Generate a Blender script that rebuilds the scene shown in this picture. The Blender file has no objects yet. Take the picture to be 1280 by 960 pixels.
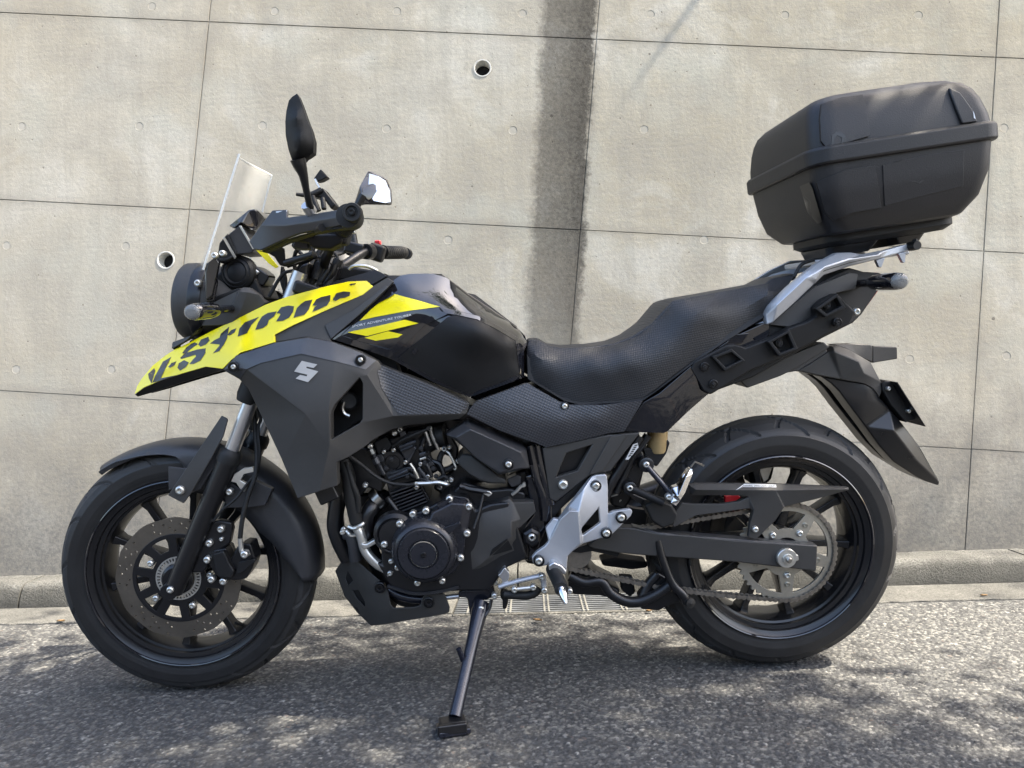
import bpy, bmesh, math, random
import numpy as np
from mathutils import Vector, Matrix, geometry
from mathutils.bvhtree import BVHTree
random.seed(7)
S = bpy.context.scene
COL = S.collection
rad = math.radians

# ------------------------------------------------------------------ camera
# world: X runs along the motorcycle (front wheel contact = origin, rear at +X),
# Y runs from the photographer to the wall, Z is up, metres.
CAM = Vector((.7343, -1.7905, .6528)); FPX = 876.05
PSI, RHO, TH, LEAN = rad(1.9168), rad(1.8409), rad(2.2277), rad(8.0105)
FW = Vector((math.sin(PSI)*math.cos(TH), math.cos(PSI)*math.cos(TH), math.sin(TH)))
_r0 = Vector((math.cos(PSI), -math.sin(PSI), 0)); _u0 = _r0.cross(FW)
RT = math.cos(RHO)*_r0 - math.sin(RHO)*_u0
UP = math.sin(RHO)*_r0 + math.cos(RHO)*_u0
cd = bpy.data.cameras.new('camera'); cam = bpy.data.objects.new('camera', cd); COL.objects.link(cam)
cam.matrix_world = Matrix(((RT.x, UP.x, -FW.x, CAM.x), (RT.y, UP.y, -FW.y, CAM.y), (RT.z, UP.z, -FW.z, CAM.z), (0, 0, 0, 1)))
cd.sensor_width = 36; cd.lens = FPX/1280*36; cd.clip_start = .05; cd.clip_end = 2000
S.camera = cam

# ------------------------------------------------------------------ world, sun, exposure
SUN_EL, SUN_AZ = 52., -6.5      # azimuth in the road frame, degrees from +X (to the right, along the wall) towards the photographer if negative
ROAD_ROT = rad(-3.3)
w = bpy.data.worlds.new('World'); S.world = w; w.use_nodes = True
nt = w.node_tree; bg = nt.nodes['Background']
sky = nt.nodes.new('ShaderNodeTexSky'); sky.sky_type = 'NISHITA'; sky.sun_disc = False
sky.sun_elevation = rad(SUN_EL); _a = rad(SUN_AZ)+ROAD_ROT
sky.sun_rotation = rad(90) - _a
sky.air_density = 1.0; sky.dust_density = 4.; sky.ozone_density = 1.0
nt.links.new(sky.outputs[0], bg.inputs[0]); bg.inputs[1].default_value = .15
SUNDIR = Vector((math.cos(rad(SUN_EL))*math.cos(_a), math.cos(rad(SUN_EL))*math.sin(_a), math.sin(rad(SUN_EL))))
sl = bpy.data.lights.new('sun', 'SUN'); sl.energy = 4.6; sl.angle = rad(.53); sl.color = (1, .91, .77)
so = bpy.data.objects.new('sun', sl); COL.objects.link(so)
so.rotation_euler = SUNDIR.to_track_quat('Z', 'Y').to_euler(); so.location = SUNDIR*30
S.view_settings.view_transform = 'Standard'; S.view_settings.look = 'None'
S.view_settings.gamma = 1; S.view_settings.exposure = 2.1
S.render.engine = 'CYCLES'; S.cycles.use_denoising = True
S.cycles.max_bounces = 6; S.cycles.transparent_max_bounces = 12
S.cycles.caustics_reflective = False; S.cycles.caustics_refractive = False

# ------------------------------------------------------------------ pixels to places
LM = Matrix.Rotation(LEAN, 3, 'X'); LI = LM.transposed()
def ray(u, v): return FW + RT*((u-640)/FPX) - UP*((v-480)/FPX)
CL = LI @ CAM
def P(u, v, c):                      # pixel -> motorcycle-local point on the plane local y = c (metres)
    d = LI @ ray(u, v); t = (c-CL.y)/d.y; return CL + d*t
def ground(u, v, z=0.):
    d = ray(u, v); t = (z-CAM.z)/d.z; return CAM + d*t
ZN = dict(A=(200,100,3.7647),B=(140,320,3.7647),C=(70,520,3.5556),D=(70,620,3.5556),E=(400,320,3.7647),F=(400,500,4.2667),
 G=(400,690,4.2667),H=(620,330,3.7647),I=(660,540,4.2667),J=(820,500,4.),K=(820,620,4.),L=(860,290,3.7647),M=(920,80,3.7647),
 N=(960,410,4.571),Q1=(160,340,6.),Q2=(300,330,7.1111),Q3=(400,500,8.),Q4=(520,500,8.),Q5=(410,600,8.),Q6=(240,230,5.65),
 Q7=(330,250,6.4),Q8=(560,670,8.),X=(0,0,1.))
def zp(z, s, c=0.):                  # "x,y,c(mm) ..." in a zone -> [(u,v,c)]
    x0, y0, k = ZN[z]; o = []
    for t in s.split():
        if ':' in t:                 # another zone for this one point: "E:x,y,c"
            zz, t = t.split(':'); a0, b0, kk = ZN[zz]
        else: a0, b0, kk = x0, y0, k
        q = [float(a) for a in t.split(',')]
        o.append((a0+q[0]/kk, b0+q[1]/kk, (q[2]/1000. if len(q) > 2 else c)))
    return o
def zP(z, s, c=0.): return [P(*q) for q in zp(z, s, c)]

# ------------------------------------------------------------------ node helpers
def newmat(name):
    m = bpy.data.materials.new(name); m.use_nodes = True
    return m, m.node_tree, m.node_tree.nodes['Principled BSDF']
def N(nt, typ, ins={}, **kw):
    n = nt.nodes.new(typ)
    for k, v in kw.items(): setattr(n, k, v)
    for k, v in ins.items():
        if hasattr(v, 'is_output') or isinstance(v, bpy.types.NodeSocket): nt.links.new(v, n.inputs[k])
        else: n.inputs[k].default_value = v
    return n
def math_(nt, op, a, b=None, c=None, clamp=False):
    n = nt.nodes.new('ShaderNodeMath'); n.operation = op; n.use_clamp = clamp
    for i, v in enumerate((a, b, c)):
        if v is None: continue
        if isinstance(v, bpy.types.NodeSocket): nt.links.new(v, n.inputs[i])
        else: n.inputs[i].default_value = v
    return n.outputs[0]
def ramp(nt, fac, stops, interp='LINEAR'):
    n = nt.nodes.new('ShaderNodeValToRGB'); n.color_ramp.interpolation = interp
    e = n.color_ramp.elements
    while len(e) < len(stops): e.new(.5)
    for i, (p, c) in enumerate(stops):
        e[i].position = p; e[i].color = (c, c, c, 1) if isinstance(c, (int, float)) else (*c, 1)
    nt.links.new(fac, n.inputs[0]); return n.outputs[0]
def mix(nt, fac, a, b, blend='MIX'):
    n = nt.nodes.new('ShaderNodeMix'); n.data_type = 'RGBA'; n.blend_type = blend
    for k, v in ((0, fac), (6, a), (7, b)):
        if isinstance(v, bpy.types.NodeSocket): nt.links.new(v, n.inputs[k])
        else: n.inputs[k].default_value = v if k == 0 else (*v, 1)
    return n.outputs[2]
def objco(nt): return nt.nodes.new('ShaderNodeTexCoord').outputs['Object']
def noise(nt, co, scale, detail=4, rough=.55, dist=0):
    return N(nt, 'ShaderNodeTexNoise', {'Vector': co, 'Scale': scale, 'Detail': detail, 'Roughness': rough, 'Distortion': dist}).outputs[0]
def bump(nt, h, strength, dist):
    return N(nt, 'ShaderNodeBump', {'Height': h, 'Strength': strength, 'Distance': dist}).outputs[0]

MATS = {}
def mat(name, col, rough=.5, metal=0., coat=0., grain=0., var=.15, rvar=.08, spec=.5, gscale=900.):
    m, nt, b = newmat(name); MATS[name] = m
    co = objco(nt)
    n1 = noise(nt, co, 14, 6, .6); n2 = noise(nt, co, 130, 3, .6)
    d = math_(nt, 'ADD', math_(nt, 'MULTIPLY', n1, .7), math_(nt, 'MULTIPLY', n2, .3))
    lo = [c*(1-var) for c in col]; hi = [min(1, c*(1+var)) for c in col]
    nt.links.new(ramp(nt, d, [(.3, lo), (.7, hi)]), b.inputs['Base Color'])
    nt.links.new(math_(nt, 'ADD', rough-rvar, math_(nt, 'MULTIPLY', d, 2*rvar), clamp=True), b.inputs['Roughness'])
    b.inputs['Metallic'].default_value = metal; b.inputs['Specular IOR Level'].default_value = spec
    if coat: b.inputs['Coat Weight'].default_value = coat; b.inputs['Coat Roughness'].default_value = .04
    if grain:
        nt.links.new(bump(nt, noise(nt, co, gscale, 2, .5), grain, .0006), b.inputs['Normal'])
    return m
mat('matte_black', (.009,.009,.0095), .55, grain=.3, spec=.35)
mat('satin_grey', (.038,.038,.040), .42, grain=.25)
mat('matte_grey', (.042,.040,.037), .55, grain=.35)
mat('gloss_black', (.008,.008,.011), .06, coat=1., rvar=.02)
mat('rim_black', (.012,.012,.013), .2, rvar=.05)
mat('satin_black', (.010,.010,.011), .3, grain=.1)
mat('engine_black', (.0095,.0095,.0105), .33, metal=.0, grain=.3, rvar=.12)
mat('engine_grey', (.045,.046,.05), .34, metal=.45, grain=.3, rvar=.12)
mat('tyre_tread', (.026,.0255,.025), .68, var=.35, grain=.3)
mat('trim_grey', (.062,.066,.076), .38, grain=.2)
mat('cover_black', (.028,.029,.035), .28, metal=.35, grain=.15)
mat('rubber', (.008,.008,.0078), .62, var=.3, grain=.3)
mat('tyre_side', (.0145,.0143,.0142), .48, var=.35, rvar=.1)
mat('yellow', (.95,.80,.004), .3, coat=.4, var=.02, rvar=.03)
mat('yellow_decal', (.95,.82,.005), .3, coat=.5, var=.02, rvar=.03)
mat('print_dark', (.03,.028,.026), .35, coat=.3)
mat('silver_paint', (.50,.51,.53), .38, metal=.55, var=.05)
mat('aluminium', (.62,.62,.62), .32, metal=.9, var=.08)
mat('steel', (.42,.41,.38), .3, metal=1., var=.25, rvar=.1)
mat('disc_steel', (.20,.18,.15), .36, metal=.85, var=.2)
mat('sprocket', (.46,.44,.38), .36, metal=.8, var=.18)
mat('chrome', (.75,.75,.76), .12, metal=1., var=.04)
mat('zinc', (.66,.65,.60), .3, metal=.8, var=.1)
mat('chain_steel', (.26,.235,.20), .38, metal=.75, var=.35)
mat('stand_paint', (.02,.022,.032), .25, metal=.3, coat=.4)
mat('white_print', (.75,.75,.74), .4, var=.04)
mat('badge', (.74,.74,.73), .22, metal=.5, var=.03)
mat('red_plastic', (.45,.02,.025), .35)
mat('tan_reservoir', (.48,.34,.16), .35)
mat('case_black', (.0125,.0125,.0145), .5, grain=.6, gscale=420.)
mat('pvc', (.62,.60,.54), .5, var=.1)
mat('hole_dark', (.004,.004,.004), .9)
mat('mortar', (.44,.405,.335), .9, var=.12, spec=.2)
mat('dry_leaf', (.20,.12,.05), .7, var=.3)
mat('grate_steel', (.17,.18,.19), .45, metal=.5, var=.3)

def glassy(name, col, rough, alpha):
    m, nt, b = newmat(name); MATS[name] = m
    b.inputs['Base Color'].default_value = (*col, 1); b.inputs['Roughness'].default_value = rough
    b.inputs['Alpha'].default_value = alpha; b.inputs['Coat Weight'].default_value = 1; b.inputs['Coat Roughness'].default_value = .03
    return m
glassy('screen_clear', (.72,.72,.68), .1, .22)
glassy('screen_edge', (.82,.82,.78), .15, .8)
glassy('lens_clear', (.45,.45,.43), .1, .4)
glassy('smoke_lens', (.03,.03,.035), .08, .8)
m, nt, b = newmat('mirror_glass'); MATS['mirror_glass'] = m
b.inputs['Base Color'].default_value = (.6,.6,.6,1); b.inputs['Metallic'].default_value = 1; b.inputs['Roughness'].default_value = .02

def weave(name, scale, a, bcol, rough, strength, rot=.35):
    m, nt, b = newmat(name); MATS[name] = m
    mp = N(nt, 'ShaderNodeMapping', {'Vector': objco(nt), 'Rotation': (0, rot, 0)})
    sp = N(nt, 'ShaderNodeSeparateXYZ', {'Vector': mp.outputs[0]})
    sx = math_(nt, 'SINE', math_(nt, 'MULTIPLY', sp.outputs[0], scale)); sz = math_(nt, 'SINE', math_(nt, 'MULTIPLY', sp.outputs[2], scale))
    pr = math_(nt, 'MULTIPLY', sx, sz)
    h = math_(nt, 'MULTIPLY_ADD', pr, .5, .5)
    nt.links.new(ramp(nt, h, [(.25, a), (.75, bcol)]), b.inputs['Base Color'])
    b.inputs['Roughness'].default_value = rough
    nt.links.new(bump(nt, h, strength, .0012), b.inputs['Normal'])
weave('carbon', 760., (.026,.026,.028), (.055,.055,.06), .34, .5)
weave('seat_vinyl', 1150., (.020,.020,.021), (.030,.030,.032), .5, .55, .6)

# ------------------------------------------------------------------ mesh helpers
def link(name, me, m=None, parent=None):
    o = bpy.data.objects.new(name, me); COL.objects.link(o)
    if m: me.materials.append(MATS[m] if isinstance(m, str) else m)
    if parent: o.parent = parent
    return o
def mesh(name, V, Fc, m, parent=None, smooth=35, bevel=0, seg=2, sub=0, bang=30):
    me = bpy.data.meshes.new(name); me.from_pydata([tuple(v) for v in V], [], [tuple(f) for f in Fc]); me.validate(); me.update()
    bm = bmesh.new(); bm.from_mesh(me); bmesh.ops.recalc_face_normals(bm, faces=bm.faces[:]); bm.to_mesh(me); bm.free()
    if smooth:
        for p in me.polygons: p.use_smooth = True
        if not bevel: me.set_sharp_from_angle(angle=rad(smooth))
    o = link(name, me, m, parent)
    if bevel:
        b = o.modifiers.new('bevel', 'BEVEL'); b.width = bevel; b.segments = seg; b.limit_method = 'ANGLE'; b.angle_limit = rad(bang); b.harden_normals = True
    if sub:
        s = o.modifiers.new('sub', 'SUBSURF'); s.levels = sub; s.render_levels = sub
    return o
def inpoly(x, y, poly):
    r = False; n = len(poly); j = n-1
    for i in range(n):
        xi, yi = poly[i][0], poly[i][1]; xj, yj = poly[j][0], poly[j][1]
        if (yi > y) != (yj > y) and x < (xj-xi)*(y-yi)/(yj-yi)+xi: r = not r
        j = i
    return r
def tps(ctrl):
    A = np.array(ctrl); n = len(A); X = A[:, :2]; sc = 100.
    X = (X-X.mean(0))/sc; mu = A[:, :2].mean(0)
    d = np.linalg.norm(X[:, None]-X[None], axis=2); K = np.where(d > 1e-9, d*d*np.log(d+1e-12), 0) + np.eye(n)*1e-4
    Pm = np.hstack([np.ones((n, 1)), X]); M = np.zeros((n+3, n+3)); M[:n, :n] = K; M[:n, n:] = Pm; M[n:, :n] = Pm.T
    wv = np.linalg.lstsq(M, np.concatenate([A[:, 2], np.zeros(3)]), rcond=None)[0]
    def f(u, v):
        q = (np.array([u, v])-mu)/sc; dd = np.linalg.norm(X-q, axis=1)
        return float((np.where(dd > 1e-9, dd*dd*np.log(dd+1e-12), 0)*wv[:n]).sum()+wv[n]+wv[n+1]*q[0]+wv[n+2]*q[1])
    return f
def cdt(outline, inner=(), edges=(), holes=(), grid=0):
    pts = [Vector(q[:2]) for q in outline]; n = len(pts); ed = [(i, (i+1) % n) for i in range(n)]
    for h in holes:
        k = len(pts); pts += [Vector(q[:2]) for q in h]; ed += [(k+i, k+(i+1) % len(h)) for i in range(len(h))]
    k0 = len(pts); pts += [Vector(q[:2]) for q in inner]
    ed += [(k0+a, k0+b) for a, b in edges]
    if grid:
        us = [q[0] for q in outline]; vs = [q[1] for q in outline]
        u = min(us)+grid*.37; row = 0
        while u < max(us):
            v = min(vs)+grid*(.31 if row % 2 else .81)
            while v < max(vs):
                if inpoly(u, v, outline) and not any(inpoly(u, v, h) for h in holes):
                    dm = min(geometry.intersect_point_line(Vector((u, v)), pts[a], pts[b])[0].__sub__(Vector((u, v))).length if 0 <= geometry.intersect_point_line(Vector((u, v)), pts[a], pts[b])[1] <= 1 else 99 for a, b in ed)
                    if dm > grid*.35: pts.append(Vector((u, v)))
                v += grid
            u += grid*.87; row += 1
    V, E_, F_, ov, oe, of = geometry.delaunay_2d_cdt(pts, ed, [], 0, 1e-5)
    T = []
    for f in F_:
        cx = sum(V[i].x for i in f)/len(f); cy = sum(V[i].y for i in f)/len(f)
        if inpoly(cx, cy, outline) and not any(inpoly(cx, cy, h) for h in holes): T.append(tuple(f))
    return V, T, ov
def solid(V3, T, off):
    """front verts + back verts offset by vector(s), with rim walls"""
    n = len(V3); V = list(V3)+[v+(off[i] if isinstance(off, list) else off) for i, v in enumerate(V3)]
    F = [t for t in T]+[tuple(i+n for i in reversed(t)) for t in T]
    cnt = {}
    for t in T:
        for a, b in zip(t, t[1:]+t[:1]): cnt[(a, b)] = 1
    for (a, b) in cnt:
        if (b, a) not in cnt: F.append((b, a, a+n, b+n))
    return V, F
BVH = {}
def sheet(name, z, outline, m, parent, c=0., inner='', edges=(), holes=(), thick=.006, grid=0, ctrl='', mirror=False, bevel=.0015, smooth=35, off=None, seg=2, arch=None):
    O = zp(z, outline, c); I = zp(z, inner, c) if inner else []; Hs = [zp(z, h, c) for h in holes]; K = zp(z, ctrl, c) if ctrl else []
    if grid:                         # refine the outline
        def dense(poly):
            r = []
            for a, b in zip(poly, poly[1:]+poly[:1]):
                k = max(1, int(math.hypot(a[0]-b[0], a[1]-b[1])/grid+.5))
                r += [tuple(a[j]+(b[j]-a[j])*i/k for j in range(3)) for i in range(k)]
            return r
        src = O+I+K+[q for h in Hs for q in h]
        O2 = dense(O); H2 = [dense(h) for h in Hs]; fn = tps([q for q in O2[::2]]+I+K)
    else: O2, H2 = O, Hs
    V, T, ov = cdt(O2, I, edges, H2, grid)
    allp = O2+[q for h in H2 for q in h]+I
    V3 = []
    for i, v in enumerate(V):
        if grid: cc = fn(v.x, v.y)
        elif ov[i] and ov[i][0] < len(allp): cc = allp[ov[i][0]][2]
        else: cc = min(allp, key=lambda q: (q[0]-v.x)**2+(q[1]-v.y)**2)[2]
        V3.append(P(v.x, v.y, cc))
    BV, BF = V3, T
    offv = Vector(off) if off is not None else Vector((0, thick, 0))
    V2, F2 = solid(V3, T, offv)
    o = mesh(name, V2, F2, m, parent, smooth, bevel, seg)
    BVH[o.name] = BVHTree.FromPolygons(V3, T)
    if mirror:
        mesh(name, [Vector((v.x, -v.y, v.z)) for v in V2], [tuple(reversed(f)) for f in F2], m, parent, smooth, bevel, seg)
    return o
def hit(u, v, targets, default=None):
    targets = [t if isinstance(t, str) else t.name for t in targets]
    d = (LI @ ray(u, v)).normalized(); best = None
    for t in targets:
        loc, no, i, dist = BVH[t].ray_cast(CL, d)
        if loc and (best is None or dist < best[1]): best = (loc, dist, no)
    if best is None:
        for t in targets:
            q = P(u, v, default if default is not None else -.15)
            loc, no, i, dist = BVH[t].find_nearest(q)
            if best is None or dist < best[1]: best = (loc, dist, no)
    return best[0], d
def decal(name, z, outline, m, parent, targets, lift=.0008, thick=.0006, grid=7, holes=(), bevel=0, px=None):
    O = px or zp(z, outline); Hs = [zp(z, h) for h in holes]
    def dense(poly):
        r = []
        for a, b in zip(poly, poly[1:]+poly[:1]):
            k = max(1, int(math.hypot(a[0]-b[0], a[1]-b[1])/grid+.5))
            r += [tuple(a[j]+(b[j]-a[j])*i/k for j in range(2)) for i in range(k)]
        return r
    V, T, ov = cdt(dense(O), (), (), [dense(h) for h in Hs], grid)
    V3 = []
    for v in V:
        q, d = hit(v.x, v.y, targets); V3.append(q-d*(lift+thick))
    V2, F2 = solid(V3, T, Vector((0, thick+lift*.5, 0)))
    o = mesh(name, V2, F2, m, parent, 40, bevel)
    BVH[o.name] = BVHTree.FromPolygons(V3, T)
    return o
def text_decal(name, txt, p0, p1, hpx, m, parent, targets, lift=.0012, slant=0., bold=0.):
    cu = bpy.data.curves.new(name, 'FONT'); cu.body = txt; cu.size = 1; cu.shear = slant; cu.offset = bold; cu.resolution_u = 2
    to = bpy.data.objects.new(name, cu); COL.objects.link(to); dg = bpy.context.evaluated_depsgraph_get()
    me = to.evaluated_get(dg).to_mesh(); vs = [v.co.copy() for v in me.vertices]; fs = [tuple(p.vertices) for p in me.polygons]
    bpy.data.objects.remove(to); 
    x0 = min(v.x for v in vs); x1 = max(v.x for v in vs); hh = max(v.y for v in vs) or 1
    dx, dy = (p1[0]-p0[0])/(x1-x0), (p1[1]-p0[1])/(x1-x0); L = math.hypot(dx, dy); nx, ny = dy/L, -dx/L
    V3 = []
    for v in vs:
        u = p0[0]+dx*(v.x-x0)+nx*hpx*v.y/hh; w_ = p0[1]+dy*(v.x-x0)+ny*hpx*v.y/hh
        q, d = hit(u, w_, targets); V3.append(q-d*lift)
    return mesh(name, V3, fs, m, parent, 0)
def catmull(pts, k=6, closed=False):
    pts = [Vector(p) for p in pts]
    if len(pts) < 3: return pts
    out = []; n = len(pts); rng = n if closed else n-1
    for i in range(rng):
        p0 = pts[(i-1) % n] if closed or i > 0 else pts[0]*2-pts[1]
        p1 = pts[i]; p2 = pts[(i+1) % n]
        p3 = pts[(i+2) % n] if closed or i+2 < n else pts[-1]*2-pts[-2]
        for j in range(k):
            t = j/k
            out.append(.5*((2*p1)+(p2-p0)*t+(2*p0-5*p1+4*p2-p3)*t*t+(3*p1-p0-3*p2+p3)*t**3))
    if not closed: out.append(pts[-1])
    return out
def tube(name, pts, r, m, parent, n=10, k=6, closed=False, caps=True, flat=1.):
    """swept tube; r a radius or a list of radii at the given points"""
    C = catmull(pts, k, closed) if len(pts) > 2 and k > 1 else [Vector(p) for p in pts]
    if isinstance(r, (list, tuple)):
        rr = np.interp(np.linspace(0, len(r)-1, len(C)), range(len(r)), r)
    else: rr = [r]*len(C)
    V = []; F = []; up = None
    for i, p in enumerate(C):
        t = ((C[(i+1) % len(C)] if closed or i+1 < len(C) else C[i])-(C[i-1] if closed or i > 0 else C[0])).normalized()
        if up is None:
            up = Vector((0, 0, 1)) if abs(t.z) < .8 else Vector((1, 0, 0))
        a = (up-t*up.dot(t)).normalized(); b = t.cross(a); up = a
        for j in range(n):
            an = 2*math.pi*j/n; V.append(p+(a*math.cos(an)*flat+b*math.sin(an))*float(rr[i]))
    R = len(C)
    for i in range(R if closed else R-1):
        for j in range(n):
            F.append((i*n+j, i*n+(j+1) % n, ((i+1) % R)*n+(j+1) % n, ((i+1) % R)*n+j))
    if caps and not closed:
        F.append(tuple(reversed(range(n)))); F.append(tuple((R-1)*n+j for j in range(n)))
    return mesh(name, V, F, m, parent, 45)
def basis(ax):
    ax = Vector(ax).normalized(); a = Vector((0, 0, 1)) if abs(ax.z) < .9 else Vector((1, 0, 0))
    a = (a-ax*a.dot(ax)).normalized(); return ax, a, ax.cross(a)
def lathe(name, ctr, ax, prof, m, parent, n=40, close=False, smooth=35, bevel=0):
    """prof: [(radius, distance along axis)]"""
    ax, a, b = basis(ax); ctr = Vector(ctr); V = []; F = []; k = len(prof)
    for j in range(n):
        an = 2*math.pi*j/n; d = a*math.cos(an)+b*math.sin(an)
        for r, h in prof: V.append(ctr+ax*h+d*r)
    for j in range(n):
        j2 = (j+1) % n
        for i in range(k if close else k-1):
            i2 = (i+1) % k
            F.append((j*k+i, j2*k+i, j2*k+i2, j*k+i2))
    if not close:
        if prof[0][0] > 1e-6: F.append(tuple(j*k for j in reversed(range(n))))
        if prof[-1][0] > 1e-6: F.append(tuple(j*k+k-1 for j in range(n)))
    bmv = mesh(name, V, F, m, parent, smooth, bevel)
    return bmv
def prism3(name, poly, d, m, parent, bevel=.001, holes=(), grid=0):
    """poly: 3-D points lying roughly in a plane, extruded by vector d"""
    n = len(poly); V = [Vector(p) for p in poly]+[Vector(p)+Vector(d) for p in poly]
    F = [tuple(range(n)), tuple(reversed(range(n, 2*n)))]+[((i+1) % n, i, i+n, (i+1) % n+n) for i in range(n)]
    return mesh(name, V, F, m, parent, 35, bevel)
def hexa(name, c, sx, sy, sz, m, parent, rot=None, bevel=.002):
    c = Vector(c); V = []
    for x in (-1, 1):
        for y in (-1, 1):
            for z in (-1, 1):
                v = Vector((x*sx/2, y*sy/2, z*sz/2))
                if rot: v = rot @ v
                V.append(c+v)
    F = [(0,1,3,2),(4,6,7,5),(0,4,5,1),(2,3,7,6),(0,2,6,4),(1,5,7,3)]
    return mesh(name, V, F, m, parent, 35, bevel)
_bolt = {}
def bolt(p, r, m, parent, ax=(0, -1, 0), kind='dome', name='bolt'):
    key = (kind, m)
    if key not in _bolt:
        prof = {'dome': [(.0, .18), (.42, .18), (.45, .62), (.6, .66), (.82, .55), (.98, .3), (1., .05), (1., -1.2)],
                'flange': [(0, .7), (.45, .7), (.5, .62), (.55, .35), (.95, .3), (1., .2), (1., -1.)],
                'recess': [(.0, -.1), (.35, -.1), (.38, .3), (.62, .32), (.7, .05), (.85, .05), (.9, .3), (1., .25), (1., -.8)]}[kind]
        nn = 6 if kind == 'flange' else 14
        o = lathe(name, (0, 0, 0), (0, 0, 1), prof, m, None, 18 if kind != 'flange' else 12)
        _bolt[key] = o.data; bpy.data.objects.remove(o)
    o = bpy.data.objects.new(name, _bolt[key]); COL.objects.link(o); o.parent = parent
    o.location = p; o.scale = (r, r, r); o.rotation_euler = Vector(ax).to_track_quat('Z', 'Y').to_euler()
    return o
def bolts(z, s, r, m, parent, kind='dome', c=0.):
    for q in zp(z, s, c): bolt(P(*q), r, m, parent, kind=kind)
def tag(o, label=None, cat=None, group=None, kind=None):
    for k, v in (('label', label), ('category', cat), ('group', group), ('kind', kind)):
        if v: o[k] = v
    return o
def empty(name, loc=(0, 0, 0), rot=(0, 0, 0)):
    o = bpy.data.objects.new(name, None); COL.objects.link(o); o.location = loc; o.rotation_euler = rot; o.empty_display_size = .1
    return o
# ================================================================== the setting
# road frame: s along the kerb, t towards the wall, t = 0 at the foot of the kerb face
RF = Matrix.Translation((0, .757, 0)) @ Matrix.Rotation(ROAD_ROT, 4, 'Z'); RFI = RF.inverted()
def place(o): o.matrix_world = RF; return o
WALL_T = .142; KERB_H = .085; GUT_T = -.195
def wallpx(u, v):                    # pixel -> (s, z) on the wall face
    o = RFI @ CAM; d = RFI.to_3x3() @ ray(u, v); t = (WALL_T-o.y)/d.y; q = o+d*t; return q.x, q.z
def groundpx(u, v, z=0.):
    q = RFI @ ground(u, v, z); return q.x, q.y

A_ = []; b_s = []; b_z = []
for (i, j), px in {(0,0):(265,34),(0,1):(243,261),(0,2):(211,494),(1,0):(748,51),(1,1):(718,288),(1,2):(690,530),(2,0):(1237,64),(2,1):(1232,312),(2,2):(1230,571)}.items():
    s, z = wallpx(*px); A_.append((1, i, j)); b_s.append(s); b_z.append(z)
cs_ = np.linalg.lstsq(np.array(A_), np.array(b_s), rcond=None)[0]; cz_ = np.linalg.lstsq(np.array(A_), np.array(b_z), rcond=None)[0]

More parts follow.
